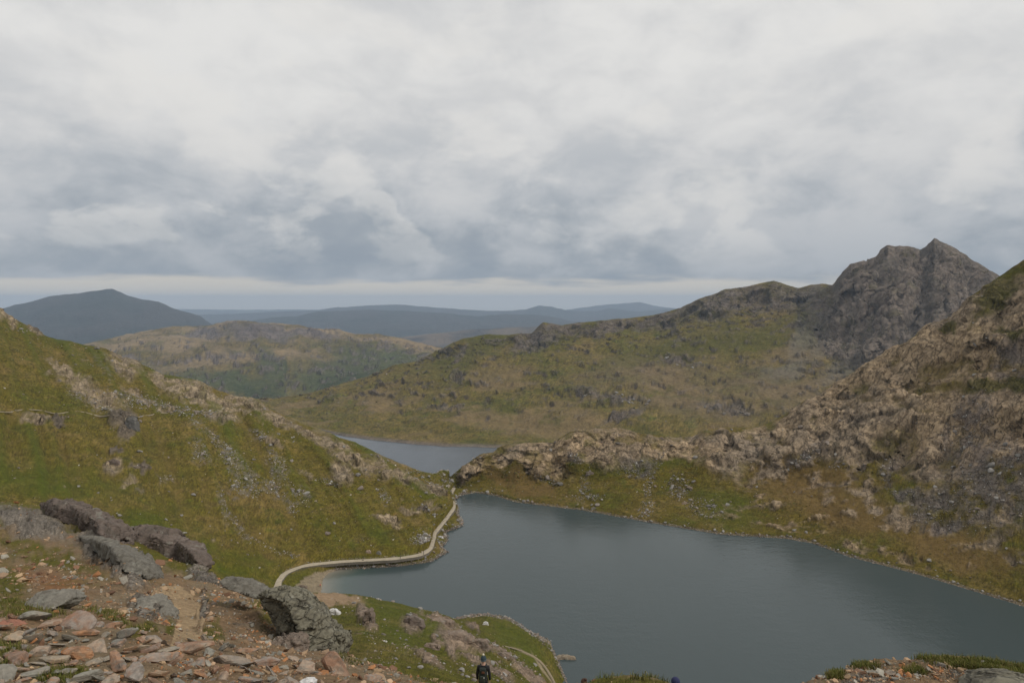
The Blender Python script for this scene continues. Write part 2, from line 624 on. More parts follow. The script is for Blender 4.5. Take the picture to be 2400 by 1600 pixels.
# ================================================================== LEFT HILL (across the track, below the high path)
L_SHORE = [(-350, -350, 1180, 200), (0, 0, 1230, 210), (250, 250, 1290, 220), (450, 450, 1345, 235), (600, 600, 1374, 252),
           (655, 698, 1396, ('z', .35)), (715, 753, 1388, ('z', 0)), (740, 756, 1357, ('z', 0)), (760, 769, 1342, ('z', 0)),
           (801, 795, 1334, ('z', 0)), (850, 844, 1331, ('z', 0)), (930, 930, 1327, ('z', 0)), (985, 1010, 1316, ('z', 0)),
           (1000, 1048, 1294, ('z', 0)), (1008, 1036, 1283, ('z', 0)), (1014, 1050, 1266, ('z', 0)), (1022, 1045, 1246, ('z', 0)),
           (1033, 1082, 1233, ('z', 0)), (1042, 1085, 1220, ('z', 0)), (1050, 1073, 1202, ('z', 0)), (1056, 1076, 1191, ('z', 0)),
           (1062, 1065, 1171, ('z', 0)), (1072, 1085, 1158, ('z', 0)), (1090, 1105, 1152, ('z', .2))]
TRACK = [(655, 652, 1362, ('z', 4.0)), (668, 660, 1349, ('z', 4.0)), (690, 680, 1337, ('z', 4.0)), (715, 715, 1325, ('z', 3.5)),
         (760, 758, 1320, ('z', 3.2)), (801, 801, 1316, ('z', 3.0)), (860, 858, 1313, ('z', 3.0)), (930, 930, 1309, ('z', 3.0)),
         (985, 985, 1301, ('z', 3.0)), (1000, 1005, 1290, ('z', 3.0)), (1012, 1012, 1271, ('z', 3.0)), (1022, 1016, 1251, ('z', 3.0)),
         (1033, 1033, 1230, ('z', 3.0)), (1048, 1048, 1211, ('z', 3.0)), (1056, 1062, 1191, ('z', 3.0)), (1062, 1062, 1180, ('z', 3.0)),
         (1067, 1053, 1168, ('z', 3.0)), (1072, 1055, 1157, ('z', 3.0)), (1090, 1063, 1142, ('z', 3.2))]
L_TRACK = [(-350, -350, 1150, 215), (0, 0, 1200, 225), (250, 250, 1265, 235), (450, 450, 1325, 245), (600, 600, 1362, 258)] + TRACK
L_SKY = [(-350, -350, 560, 470), (-150, -150, 660, 500), (0, 0, 723, 520), (45, 41, 752, 520), (80, 73, 766, 520), (118, 108, 789, 520), (146, 134, 797, 522),
         (180, 166, 800, 524), (215, 198, 810, 524), (270, 249, 816, 522), (300, 277, 832, 522), (345, 319, 848, 520), (410, 380, 880, 512),
         (460, 424, 886, 508), (500, 462, 892, 504), (555, 510, 912, 495), (610, 555, 931, 485), (655, 596, 937, 478), (715, 638, 960, 470),
         (760, 686, 979, 460), (801, 743, 1005, 445), (860, 812, 1033, 430), (930, 887, 1065, 420), (985, 941, 1088, 415),
         (1022, 985, 1105, 415), (1050, 1015, 1113, 420), (1072, 1030, 1117, 425), (1090, 1042, 1121, 430)]
cL = np.concatenate([np.arange(-350, 0, 6.0), np.arange(0, 600, 2.5), np.arange(600, 985, 2.3), np.arange(985, 1091, 0.55)])
bench = offset(L_TRACK, cL, 2.2, 0.1)
toe = offset(L_TRACK, cL, 7.0, 2.4)
sky_m = resample(L_SKY, cL)
rowsL = [offset(L_SHORE, cL, -16, -5), L_SHORE, L_TRACK, bench, toe, between(toe, sky_m, cL, .33, 2.0), between(toe, sky_m, cL, .68, 4.5), L_SKY,
         offset(L_SKY, cL, 40, -22), offset(L_SKY, cL, 330, -330)]
L = Sheet(rowsL, cL, [4, 16, 3, 7, 62, 62, 72, 8, 6])
hillmask = sstep(L.row, 3.6, 4.4)
upper = hillmask * (1 - sstep(L.row, 7.0, 7.6))
fade = sstep(L.row, 3.9, 4.8)
# gullies that run down to the right
u = L.c + 0.55 * (L.row - 4) * 100
gul = fbm(np.stack([u / 70, L.row * 0.35, np.zeros(len(u))], -1), 4, 0.55)
L.displace(fade * (4.8 * gul + 2.0 * fbm(L.V / 26, 4) + 0.35 * fbm(L.V / 5, 3)) * (1 - 0.55 * sstep(L.row, 6.5, 7)))
a, b = grass_base(L, 34, (1.0, 1.0, 1.0))
L.paint(sstep(gul, -.05, 0.4) * 0.75 * hillmask, LUSH)
L.paint(sstep(-gul, 0.1, 0.5) * 0.45 * hillmask, DRY * .85)
wx, wy = L.warp(26, 38)
L.paint(L.blobs([(120, 1130, 260, 45, 12), (560, 1330, 190, 38, 14), (380, 1250, 180, 45, 20), (700, 1345, 60, 16, 5)], wx, wy, .6) * 0.5 * (.5 + sstep(a, -.2, .3)), LUSH)
rk = L.blobs([(290, 853, 40, 24, 30), (395, 903, 52, 18, 32), (470, 926, 60, 20, 32), (556, 946, 58, 17, 10), (640, 978, 62, 19, 28), (520, 975, 40, 14),
              (720, 1020, 46, 13, 30), (798, 1058, 55, 17, 26), (880, 1098, 44, 16, 26), (950, 1128, 42, 13, 18), (1005, 1148, 34, 10, 22), (800, 1108, 28, 22, 40),
              (195, 905, 70, 20, 34), (250, 935, 60, 17, 25), (150, 862, 46, 11, 35), (110, 872, 14, 8), (325, 925, 34, 10, 30), (390, 960, 26, 9),
              (905, 1214, 34, 9, 22), (960, 1195, 24, 8, 20), (265, 1090, 20, 17), (305, 1128, 17, 10), (85, 985, 38, 12), (640, 1040, 22, 9, 30),
              (20, 738, 30, 20, 40), (85, 775, 26, 12, 35), (720, 1120, 18, 8, 30), (1000, 1185, 30, 9, 0)], wx, wy)
rk_d = L.blobs([(300, 1000, 16, 34, 20), (282, 982, 30, 16, 20), (328, 1098, 22, 8, 8), (88, 772, 14, 11, 40), (990, 1190, 14, 7, 10), (280, 1052, 12, 8), (140, 985, 12, 8)], wx, wy)
nat = sstep(fbm(L.V / 17 + 4.0, 4, 0.6), 0.42, 0.56) * upper * 0.8
band = sstep(L.row, 6.3, 6.85) * (1 - sstep(L.row, 7, 7.5)) * sstep(fbm(L.V / 20 + 9, 3), -.1, .25) * sstep(L.px, 480, 600)
rock = np.clip(np.maximum.reduce([rk * (.35 + .65 * sstep(fbm(L.V / 9 + 70, 4, .6), -.25, .05)), rk_d, nat, band * 0.45]), 0, 1)
h = rockify(L, rock, 4.5, 2.6, aniso=(1, 1, 1.4), dark=.5, pink=np.array((.36, .285, .20)))
L.paint(rk_d * 0.75, DARK * 1.2)
L.displace(h * (1 - .6 * sstep(L.row, 6.4, 7)) + rk_d * 1.0)
# scree runs
sc = L.blobs([(470, 1003, 26, 9, 42), (510, 1035, 34, 11, 46), (545, 1080, 44, 20, 55), (575, 1120, 40, 30, 60), (650, 1090, 40, 18, 60), (525, 1185, 9, 46, -12),
              (560, 1235, 9, 40, -35), (640, 1140, 30, 22, 30), (705, 1160, 26, 14, 40), (900, 1160, 24, 10, 45), (470, 1060, 18, 30, -30), (680, 1180, 14, 26, -40),
              (390, 1120, 20, 9), (330, 1150, 16, 8), (610, 1020, 24, 10, 40), (560, 1150, 30, 14, 20), (240, 870, 10, 40, -30), (215, 940, 60, 12, 25)], wx, wy)
L.paint(sc * 0.5 * sstep(fbm(L.V / 3.0, 3), -.1, .3), SCREE * 1.2)
# beach, shore stones, bank below the track
shore = (1 - sstep(L.row, 1.05, 1.32)) * sstep(L.c, 640, 660)
L.paint(shore * (0.6 + .4 * sstep(fbm(L.V / 2.5, 3), -.2, .3)), SCREE * np.array((1.0, .95, .85)))
beach = L.poly([(716, 1420), (690, 1402), (694, 1372), (716, 1352), (742, 1339), (800, 1331), (800, 1338), (775, 1348), (765, 1360), (768, 1420)], L.px + 0.3 * (wx - L.px), L.py + 0.3 * (wy - L.py)) * (1 - sstep(L.row, 1.75, 1.9))
L.paint(beach * .9, (.25, .205, .15))
bank = sstep(L.row, 1.72, 1.85) * (1 - sstep(L.row, 2.0, 2.1)) * sstep(L.c, 690, 720) * (1 - sstep(L.c, 990, 1010))
L.paint(bank * 0.8, DARK * 1.3)
L.displace(shore * 0.5 * fbm(L.V / 2.0, 3, 0.6))
L.col *= np.array((1.10, 1.07, .98))
M_HILL = hill_mat('upland_grass_and_rock', 1.6)
left_hill = L.build('left_hill', M_HILL, 'green rocky hillside sloping down to the lakeside track', 'hill')

# ================================================================== RIGHT HILL (pink crags above the far shore)
R_SHORE = mono([(1030, 1172, ('z', -.4)), (1085, 1159, ('z', 0)), (1116, 1154, ('z', 0)), (1160, 1161, ('z', 0)), (1208, 1176, ('z', 0)), (1298, 1187, ('z', 0)),
                (1366, 1195, ('z', 0)), (1476, 1215, ('z', 0)), (1565, 1231, ('z', 0)), (1693, 1252, ('z', 0)), (1838, 1261, ('z', 0)), (1903, 1272, ('z', 0)),
                (1991, 1304, ('z', 0)), (2063, 1322, ('z', 0)), (2136, 1341, ('z', 0)), (2245, 1373, ('z', 0)), (2390, 1417, ('z', 0)), (2500, 1452, ('z', 0)), (2800, 1560, ('z', 0))])
R_SKY = mono([(1030, 1132, 424), (1045, 1125, 428), (1089, 1090, 430), (1125, 1065, 435), (1179, 1045, 440), (1208, 1042, 440), (1253, 1038, 440), (1298, 1039, 440), (1315, 1027, 436),
              (1336, 1014, 434), (1357, 1011, 434), (1426, 1007, 434), (1461, 1008, 436), (1491, 1017, 440), (1536, 1021, 440), (1580, 1030, 442), (1625, 1024, 440),
              (1655, 1010, 436), (1693, 1004, 434), (1773, 1003, 430), (1845, 970, 430), (1889, 935, 430), (1925, 925, 432), (1965, 897, 434), (1991, 882, 434), (2038, 852, 434),
              (2061, 838, 434), (2134, 789, 430), (2168, 762, 428), (2220, 746, 425), (2251, 722, 420), (2281, 691, 415), (2312, 670, 412), (2343, 648, 410), (2373, 627, 408),
              (2400, 609, 405), (2500, 540, 395), (2800, 380, 380)])
cR = np.concatenate([np.arange(1030, 2420, 2.5), np.arange(2420, 2801, 6.0)])
shR, skR = resample(R_SHORE, cR), resample(R_SKY, cR)
foot = offset(R_SHORE, cR, 2.5, 1.3)
lowR = between(foot, skR, cR, .38, -5.0 - 4 * sstep(cR, 1700, 2300))
lowR[:, 1] += 4
midR = between(foot, skR, cR, .70, 1.5)
rowsR = [offset(R_SHORE, cR, -16, -5), R_SHORE, foot, lowR, midR, R_SKY, offset(R_SKY, cR, 30, -16), offset(R_SKY, cR, 330, -330)]
S = Sheet(rowsR, cR, [3, 5, 60, 55, 68, 6, 5])
Rt = S
up = sstep(S.row, 2.0, 2.7)
keep = 1 - 0.6 * sstep(S.row, 4.6, 5.0)
S.displace(up * keep * (3.0 * fbm(S.V / 38, 4) + 0.9 * fbm(S.V / 9, 3, ridged=True)))
grass_base(S, 30, (1.05, .98, 1.0), 2.0)
wx, wy = S.warp(34, 46, 3.0)
S.paint(S.blobs([(1700, 1190, 70, 40, 20), (1500, 1085, 130, 25, -8), (1350, 1070, 40, 14, 40)], wx, wy, .6) * .55, LUSH)
S.paint(S.blobs([(1190, 1115, 60, 18, 10), (1250, 1150, 60, 20, 10), (1900, 1130, 150, 50, 10), (2000, 1200, 160, 50, 15), (2250, 1290, 150, 40, 15)], wx, wy, .5) * .75, np.array((.155, .098, .036)))
crag = S.blobs([(1420, 1050, 112, 44, 4), (1520, 1050, 40, 26), (1250, 1080, 85, 26, 25), (1130, 1085, 80, 17, -38), (1190, 1065, 70, 18, -15), (1310, 1110, 40, 10, 20), (1690, 1065, 65, 42, 30),
                (1730, 1050, 80, 36, 10), (1830, 1030, 90, 45, -10), (1640, 1040, 36, 16), (1315, 1062, 70, 24, 10), (1585, 1052, 60, 20, 0)], wx, wy) * (.4 + .6 * sstep(fbm(S.V / 12 + 80, 4, .6), -.3, 0))
big = S.poly([(1760, 1020), (1860, 960), (1900, 925), (2060, 830), (2180, 745), (2280, 690), (2420, 640), (2500, 1100), (2330, 1080), (2240, 1120), (2150, 1130), (2060, 1085), (1960, 1085), (1880, 1060), (1800, 1085)], wx, wy)
big = S.blur(big, 4)
patch = sstep(fbm(S.V / 24 + 12, 4, 0.6), 0.24, 0.5)
ledge = sstep(fbm(S.V / np.array((60, 60, 9)) + 3, 4, 0.6), 0.28, 0.5)
big = big * (1 - 0.85 * patch) * (1 - 0.75 * ledge * sstep(S.px, 2050, 2200))
low = sstep(fbm(S.V / 13 + 21, 4, 0.6), 0.02, 0.28) * sstep(wx, 1640, 1780) * (1 - sstep(S.row, 3.6, 4.0)) * sstep(S.row, 2.0, 2.2)
nat = sstep(fbm(S.V / 15 + 2, 4, 0.6), 0.45, 0.6) * up * 0.7
rock = np.clip(np.maximum.reduce([crag, big, low * .9, nat]), 0, 1) * (1 - sstep(S.row, 5.2, 5.8))
tilt = S.V @ np.array([[.82, 0, .35], [0, 1, 0], [-.45, 0, .9]])
bigr = fbm(tilt / np.array((46, 46, 30)) + 6, 4, .5, ridged=True)
gully = sstep(.42 - bigr, .0, .35) * up
S.displace(rock * keep * 6.5 * (bigr - .5))
rock = np.clip(rock * (1 - .75 * gully * sstep(fbm(S.V / 10, 3), -.35, .15)), 0, 1)
h = rockify(S, rock, 8.5, 2.5, pink=np.array((.46, .335, .205)), aniso=(1.25, 1, .7), dark=.8, V=tilt)
scr = S.blobs([(2330, 1130, 120, 100, -20), (2270, 1010, 50, 90, 25), (2190, 1190, 60, 40, -30), (1890, 1070, 50, 14, -35), (2080, 1110, 16, 34, 0), (2140, 1160, 50, 12, 10), (1490, 1100, 38, 20), (1345, 1075, 16, 14, 40),
               (1985, 1090, 40, 8, -10), (2230, 1230, 70, 16, -10), (2370, 850, 50, 70)], wx, wy, .5)
S.paint(scr * .75 * sstep(fbm(S.V / 8 + 5, 4, .6), -.3, .15), SCREE * np.array((1.0, .96, .95)))
S.rock = np.maximum(S.rock, scr * .8)
S.paint(up * .35 * rock * sstep(fbm(S.V / 45 + 60, 3), 0, .35), np.array((.22, .19, .16)))
S.displace(h * (1 - .6 * scr) * (1 - .6 * sstep(S.row, 4.5, 5)) + scr * .9 * fbm(S.V / 2.2, 3, .65))
S.paint(S.blobs([(2340, 690, 60, 22, -30), (2310, 905, 60, 16, 0), (2390, 780, 50, 14), (2220, 770, 30, 10, -20), (2380, 900, 50, 20)], wx, wy) * .8, GREEN * .9)
S.rock = np.where(S.row < 1.9, .5, S.rock)
S.paint((1 - sstep(S.row + .25 * fbm(S.V / 6, 3), 1.0, 1.75)) * .85, np.array((.19, .15, .10)))
right_hill = S.build('right_hill', hill_mat('crag_and_turf', 1.7, crack=1.3), 'hillside of pinkish crags and rough grass above the lake', 'hill')

# ================================================================== FAR MOUNTAIN (twin-peaked mountain and the bog above the lower lake)
ZL = -160.0
M_SHORE = mono([(480, 972, ('z', ZL)), (640, 992, ('z', ZL)), (750, 1010, ('z', ZL)), (810, 1022, ('z', ZL)), (880, 1031, ('z', ZL)), (965, 1040, ('z', ZL)), (1044, 1046, ('z', ZL)),
                (1114, 1047, ('z', ZL)), (1161, 1049, ('z', ZL)), (1300, 1055, ('z', ZL)), (1500, 1060, ('z', ZL)), (1800, 1070, ('z', ZL)), (2300, 1080, ('z', ZL)), (2700, 1090, ('z', ZL))])
M_MID = mono([(480, 952, 1750), (640, 958, 1760), (750, 958, 1700), (900, 950, 1610), (1100, 930, 1560), (1300, 900, 1600), (1500, 870, 1600), (1700, 862, 1540), (1900, 880, 1430), (2100, 900, 1330), (2300, 900, 1250), (2700, 900, 1200)])
M_UP = mono([(480, 944, 1950), (640, 942, 1920), (726, 930, 1900), (900, 888, 1820), (1086, 846, 1800), (1273, 822, 1820), (1500, 796, 1860), (1700, 752, 1830), (1870, 742, 1760), (1925, 775, 1620), (2000, 812, 1500), (2100, 815, 1430), (2300, 790, 1380), (2700, 790, 1380)])
M_SKY = mono([(480, 945, 2100), (628, 938, 2020), (680, 930, 2000), (726, 921, 2000), (810, 898, 2000), (927, 860, 2000), (988, 846, 2000), (1030, 823, 2000), (1060, 805, 2000), (1086, 793, 2000), (1147, 783, 2020), (1194, 786, 2040), (1245, 781, 2000),
              (1255, 772, 1980), (1273, 755, 1960), (1316, 762, 1980), (1395, 753, 2050), (1465, 748, 2080), (1535, 739, 2080), (1596, 722, 2050), (1638, 701, 2000), (1700, 677, 1980),
              (1740, 673, 1970), (1780, 664, 1960), (1813, 659, 1950), (1840, 666, 1935), (1871, 673, 1920), (1900, 667, 1900), (1926, 665, 1880), (1951, 668, 1850), (1960, 655, 1830), (1975, 636, 1800), (1994, 618, 1770), (2021, 612, 1750),
              (2055, 604, 1740), (2064, 590, 1730), (2079, 578, 1720), (2107, 577, 1710), (2131, 580, 1705), (2156, 587, 1700), (2168, 578, 1698), (2190, 557, 1690), (2226, 578, 1680),
              (2266, 601, 1680), (2306, 627, 1690), (2341, 647, 1700), (2400, 690, 1700), (2700, 760, 1700)])
cM = np.concatenate([np.arange(480, 640, 4.0), np.arange(640, 2380, 2.6), np.arange(2380, 2701, 8.0)])
rowsM = [offset(M_SHORE, cM, -30, -8), M_SHORE, offset(M_SHORE, cM, 9, 3.0), M_MID, M_UP, between(M_UP, M_SKY, cM, .5, -6), M_SKY, offset(M_SKY, cM, 160, -90), offset(M_SKY, cM, 900, -600)]
S = Sheet(rowsM, cM, [3, 5, 66, 48, 42, 52, 6, 4])
Mt = S
keep = sstep(S.row, 1.9, 2.6) * (1 - .75 * sstep(S.row, 5.4, 6.0))
cliff0 = sstep(S.row, 3.85, 4.05)
S.displace(keep * (22 * fbm(S.V / 230, 5) + 8 * fbm(S.V / 95 + 2, 4, .5, ridged=True) + 5.0 * fbm(S.V / 46, 4, .55) + 6.5 * (fbm(S.V / 62 + 30, 4, .55, ridged=True) - .5)))
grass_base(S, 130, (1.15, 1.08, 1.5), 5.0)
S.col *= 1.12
bog = fbm(S.V / np.array((230, 160, 60)) + 8, 5, .58)
S.paint(sstep(bog, -.08, .22) * (1 - sstep(S.row, 3.2, 3.9)) * .75, TAN * np.array((.86, .84, .78)))
S.paint(sstep(fbm(S.V / 60 + 3, 4, .6), .12, .34) * (1 - sstep(S.row, 2.9, 3.6)) * .6, GREEN * 1.0)
wx, wy = S.warp(30, 42, 6.0)
S.paint(S.blobs([(1700, 800, 170, 32, -8), (1560, 830, 160, 26, -14), (1100, 830, 120, 30, -25), (1900, 760, 36, 60, 20), (1330, 790, 100, 20, -20), (1860, 700, 60, 18, 30)], wx, wy, .5) * .7, GREEN * 1.0)
S.paint(S.blobs([(1750, 900, 200, 40, 5), (1500, 880, 160, 30, -8), (1880, 940, 160, 40, 10), (1640, 960, 180, 26, 6)], wx, wy, .6) * .4, np.array((.175, .132, .085)))
lli = S.poly([(1944, 664), (1960, 655), (2000, 560), (2200, 520), (2420, 650), (2420, 900), (2060, 870), (1990, 850), (1940, 838), (1912, 790), (1905, 760), (1940, 720)], S.px + .7 * (wx - S.px), S.py + .7 * (wy - S.py)) * (1 - sstep(S.row, 6.3, 6.8))
lli = S.blur(lli, 10)
crg = S.blobs([(1690, 712, 95, 36, -20), (1790, 700, 90, 36, 8), (1890, 695, 70, 24, 0), (1935, 720, 36, 46, 20), (1285, 788, 60, 20, -38), (1235, 805, 46, 17, -42), (1540, 760, 60, 16, -14), (1420, 775, 60, 12, -10), (1330, 778, 40, 12, -30), (1075, 825, 30, 9, -55), (1075, 882, 18, 9), (1590, 730, 50, 11, -18),
               (1605, 850, 60, 8, 10), (1440, 935, 80, 11, 5), (1380, 925, 30, 9, 0), (1465, 980, 50, 10, -15), (1700, 960, 60, 12, 5), (1480, 760, 70, 8, -6), (1650, 735, 30, 12), (1780, 725, 40, 9, 10), (1040, 950, 40, 8, 10)], wx, wy)
nat = sstep(fbm(S.V / np.array((50, 50, 22)) + 6, 5, .65), .18, .40) * sstep(S.row, 2.1, 2.6) * .8
nz = S.normals()[:, 2]
steep = .85 * sstep(.84 - nz + .10 * fbm(S.V / 40 + 15, 4, .6), 0, .09) * sstep(S.row, 2.1, 2.5) * (1 - sstep(S.row, 6.2, 6.6))
rock = np.clip(np.maximum.reduce([lli, crg * (.5 + .5 * sstep(fbm(S.V / 28 + 44, 4, .6), -.25, .1)), nat * .8, steep * .9]), 0, 1)
h = rockify(S, rock, 26, 13.0, pink=np.array((.172, .136, .105)), aniso=(1.5, 1.2, .45), dark=.6, V=S.V @ np.array([[.88, 0, .47], [0, 1, 0], [-.47, 0, .88]]))
rib = fbm(np.stack([(wx + .35 * S.py) / 34, S.py / 120, np.zeros(len(S.px))], -1), 5, .62, ridged=True)
ledge = fbm(np.stack([S.px / 60, (S.py + .45 * S.px) / 16, np.full(len(S.px), 4.0)], -1), 4, .6)
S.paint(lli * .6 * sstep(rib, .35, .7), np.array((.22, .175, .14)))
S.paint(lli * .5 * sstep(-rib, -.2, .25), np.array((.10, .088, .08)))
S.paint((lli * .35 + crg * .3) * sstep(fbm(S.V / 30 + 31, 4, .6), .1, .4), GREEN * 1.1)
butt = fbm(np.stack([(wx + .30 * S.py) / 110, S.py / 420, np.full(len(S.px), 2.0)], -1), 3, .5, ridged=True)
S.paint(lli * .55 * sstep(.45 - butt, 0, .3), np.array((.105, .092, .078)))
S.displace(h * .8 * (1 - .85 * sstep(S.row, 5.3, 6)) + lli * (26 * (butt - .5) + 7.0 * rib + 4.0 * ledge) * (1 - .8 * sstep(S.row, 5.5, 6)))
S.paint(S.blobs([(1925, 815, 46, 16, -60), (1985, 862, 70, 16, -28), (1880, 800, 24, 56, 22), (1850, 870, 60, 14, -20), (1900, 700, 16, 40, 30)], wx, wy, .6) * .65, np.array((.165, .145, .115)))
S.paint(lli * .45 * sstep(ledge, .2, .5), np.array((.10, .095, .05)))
S.paint((1 - sstep(S.row, 1.9, 2.15)) * .9, np.array((.17, .14, .115)))
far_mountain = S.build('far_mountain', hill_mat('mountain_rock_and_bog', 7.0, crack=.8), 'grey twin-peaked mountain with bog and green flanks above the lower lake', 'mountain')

# ================================================================== MIDDLE DISTANCE AND HORIZON
V_SKY = mono([(-350, 885, 3800), (0, 850, 3900), (213, 806, 4200), (298, 787, 4500), (404, 770, 4800), (489, 767, 5000), (531, 757, 5000), (565, 753, 5000), (616, 759, 5000), (701, 763, 5000), (735, 774, 4900),
              (799, 778, 4800), (833, 787, 4700), (884, 787, 4600), (935, 797, 4500), (1000, 810, 4400), (1040, 818, 4400), (1100, 830, 4300), (1400, 870, 4300)])
V_MID = mono([(-350, 930, 3300), (0, 900, 3350), (300, 855, 3600), (500, 838, 3750), (700, 832, 3800), (900, 840, 3800), (1000, 850, 3700), (1100, 870, 3600), (1400, 900, 3500)])
V_BOT = mono([(-350, 985, 2800), (300, 960, 2800), (640, 950, 2800), (800, 940, 2850), (1000, 915, 2900), (1400, 915, 2900)])
cV = np.arange(-350, 1400, 3.0)
S = Sheet([offset(V_BOT, cV, -500, -60), V_BOT, V_MID, V_SKY, offset(V_SKY, cV, 500, -60), offset(V_SKY, cV, 2600, -380)], cV, [3, 46, 40, 5, 4])
keep = sstep(S.row, .6, 1.2) * (1 - .7 * sstep(S.row, 2.6, 3.0))
S.displace(keep * (60 * fbm(S.V / 560, 5) + 40 * fbm(S.V / 230, 5, .55, ridged=True) + 14 * fbm(S.V / 80, 3, .5)))
nzv = S.normals()[:, 2]
S.displace((1 - sstep(S.row, 3.0, 3.3)) * sstep(S.row, 2.5, 2.9) * 7 * fbm(S.V / 90, 4))
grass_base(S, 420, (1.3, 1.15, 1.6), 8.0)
wx, wy = S.warp(34, 48, 9.0)
S.paint(sstep(fbm(S.V / np.array((480, 700, 120)) + 5, 5, .6), -.18, .12) * sstep(S.row, 1.4, 2.1), TAN * 1.1)
S.paint(S.blobs([(800, 880, 130, 48, -14), (900, 850, 110, 30, 5), (560, 905, 140, 26, 8), (640, 885, 60, 30, 60)], wx, wy, .5) * .85, np.array((.07, .085, .03)))
S.paint(S.blobs([(800, 905, 80, 28, -18), (600, 925, 60, 14, 10), (668, 868, 5, 24, 14)], wx, wy, .5) * .7, np.array((.035, .05, .018)))
rock = np.clip(np.maximum(S.blobs([(620, 785, 90, 18, 6), (730, 790, 60, 12, 10), (480, 790, 60, 9)], wx, wy, .6), np.maximum(sstep(fbm(S.V / 160 + 2, 4, .6), .28, .5) * sstep(S.row, 1.7, 2.3) * .8, sstep(.90 - nzv + .1 * fbm(S.V / 90, 4), 0, .1) * .85)), 0, 1)
S.displace(rockify(S, rock, 90, 18, pink=np.array((.17, .135, .115)), dark=.4) * (1 - .8 * sstep(S.row, 2.5, 3)))
valley_hill = S.build('moorland_hill', hill_mat('moorland', 26.0, crack=.6), 'hazy brown moorland hill with dark woods in the valley below', 'hill')


def ridge(name, label, sky, bot, Ys, Yb, base, dark, amp, step=4.0, cat='mountain'):
    c = np.arange(sky[0][0], sky[-1][0], step)
    sk = [(p[0], p[0], p[1], Ys if len(p) < 3 else p[2]) for p in sky]
    bt = [(p[0], p[0], p[1], Yb) for p in bot]
    S = Sheet([offset(bt, c, -Yb * .06, -80), bt, between(bt, sk, c, .5, (Ys - Yb) * -.01), sk, offset(sk, c, Ys * .06, -Ys * .01), offset(sk, c, Ys * .12, -Ys * .03)], c, [2, 16, 18, 3, 3])
    keep = 1 - .8 * sstep(S.row, 2.5, 3.0)
    S.displace(keep * (amp * fbm(S.V / (amp * 11), 5)) + .35 * (1 - keep) * amp * fbm(S.V / (amp * 4), 4))
    S.displace(keep * amp * .35 * fbm(S.V / (amp * 2.5), 4, ridged=True))
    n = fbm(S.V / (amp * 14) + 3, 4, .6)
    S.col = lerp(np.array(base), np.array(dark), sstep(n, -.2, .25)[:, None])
    S.rock[:] = .3
    return S.build(name, hill_mat(name + '_heather', amp * .8, fine=.6, crack=.3), label, cat)


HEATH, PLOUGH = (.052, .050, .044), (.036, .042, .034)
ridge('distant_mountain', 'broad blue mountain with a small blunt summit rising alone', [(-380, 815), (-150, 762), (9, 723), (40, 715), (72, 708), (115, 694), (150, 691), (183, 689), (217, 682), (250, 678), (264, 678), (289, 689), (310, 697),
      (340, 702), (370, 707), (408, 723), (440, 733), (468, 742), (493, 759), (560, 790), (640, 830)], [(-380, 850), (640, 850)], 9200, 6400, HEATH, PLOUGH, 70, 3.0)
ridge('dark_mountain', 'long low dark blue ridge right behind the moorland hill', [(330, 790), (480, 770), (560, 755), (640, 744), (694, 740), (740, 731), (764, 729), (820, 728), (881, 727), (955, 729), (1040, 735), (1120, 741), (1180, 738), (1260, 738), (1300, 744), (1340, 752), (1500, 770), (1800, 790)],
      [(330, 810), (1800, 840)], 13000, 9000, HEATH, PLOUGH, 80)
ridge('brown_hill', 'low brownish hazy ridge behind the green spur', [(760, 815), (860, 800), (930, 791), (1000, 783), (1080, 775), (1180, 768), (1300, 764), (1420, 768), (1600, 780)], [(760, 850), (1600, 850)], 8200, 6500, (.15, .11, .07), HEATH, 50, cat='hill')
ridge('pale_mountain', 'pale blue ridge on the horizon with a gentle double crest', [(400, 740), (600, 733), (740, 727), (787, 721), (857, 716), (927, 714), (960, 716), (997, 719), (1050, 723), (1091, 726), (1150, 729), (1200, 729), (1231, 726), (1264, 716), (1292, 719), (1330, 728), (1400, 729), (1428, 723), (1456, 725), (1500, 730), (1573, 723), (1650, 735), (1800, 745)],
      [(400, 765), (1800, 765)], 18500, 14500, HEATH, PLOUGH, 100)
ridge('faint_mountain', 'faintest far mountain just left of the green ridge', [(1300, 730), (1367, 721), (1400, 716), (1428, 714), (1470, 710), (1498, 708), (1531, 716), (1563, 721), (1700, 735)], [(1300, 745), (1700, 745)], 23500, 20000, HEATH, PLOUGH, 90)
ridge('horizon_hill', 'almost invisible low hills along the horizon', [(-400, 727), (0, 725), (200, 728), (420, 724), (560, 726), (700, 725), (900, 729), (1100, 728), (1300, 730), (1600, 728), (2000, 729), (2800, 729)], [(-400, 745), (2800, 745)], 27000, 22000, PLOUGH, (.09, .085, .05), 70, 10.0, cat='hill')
ang = np.linspace(0, 2 * math.pi, 97)[:-1]
rad = np.array([300, 1500, 5000, 12000, 20000, 29500.0])
pv = np.array([(r * math.sin(t), r * math.cos(t), -520 - r * .003) for r in rad for t in ang])
pf = np.array([(i * 96 + j, i * 96 + (j + 1) % 96, (i + 1) * 96 + (j + 1) % 96, (i + 1) * 96 + j) for i in range(5) for j in range(96)])
pme = mesh_np('lowland_ground', pv, pf, np.repeat(np.array([[.07, .07, .035]]), len(pv), 0), {'rock': np.zeros(len(pv))})
pme.materials.append(hill_mat('lowland_fields', 300.0))
tag(link(bpy.data.objects.new('lowland_ground', pme)), 'flat hazy lowland running out to the horizon', 'ground', kind='structure')

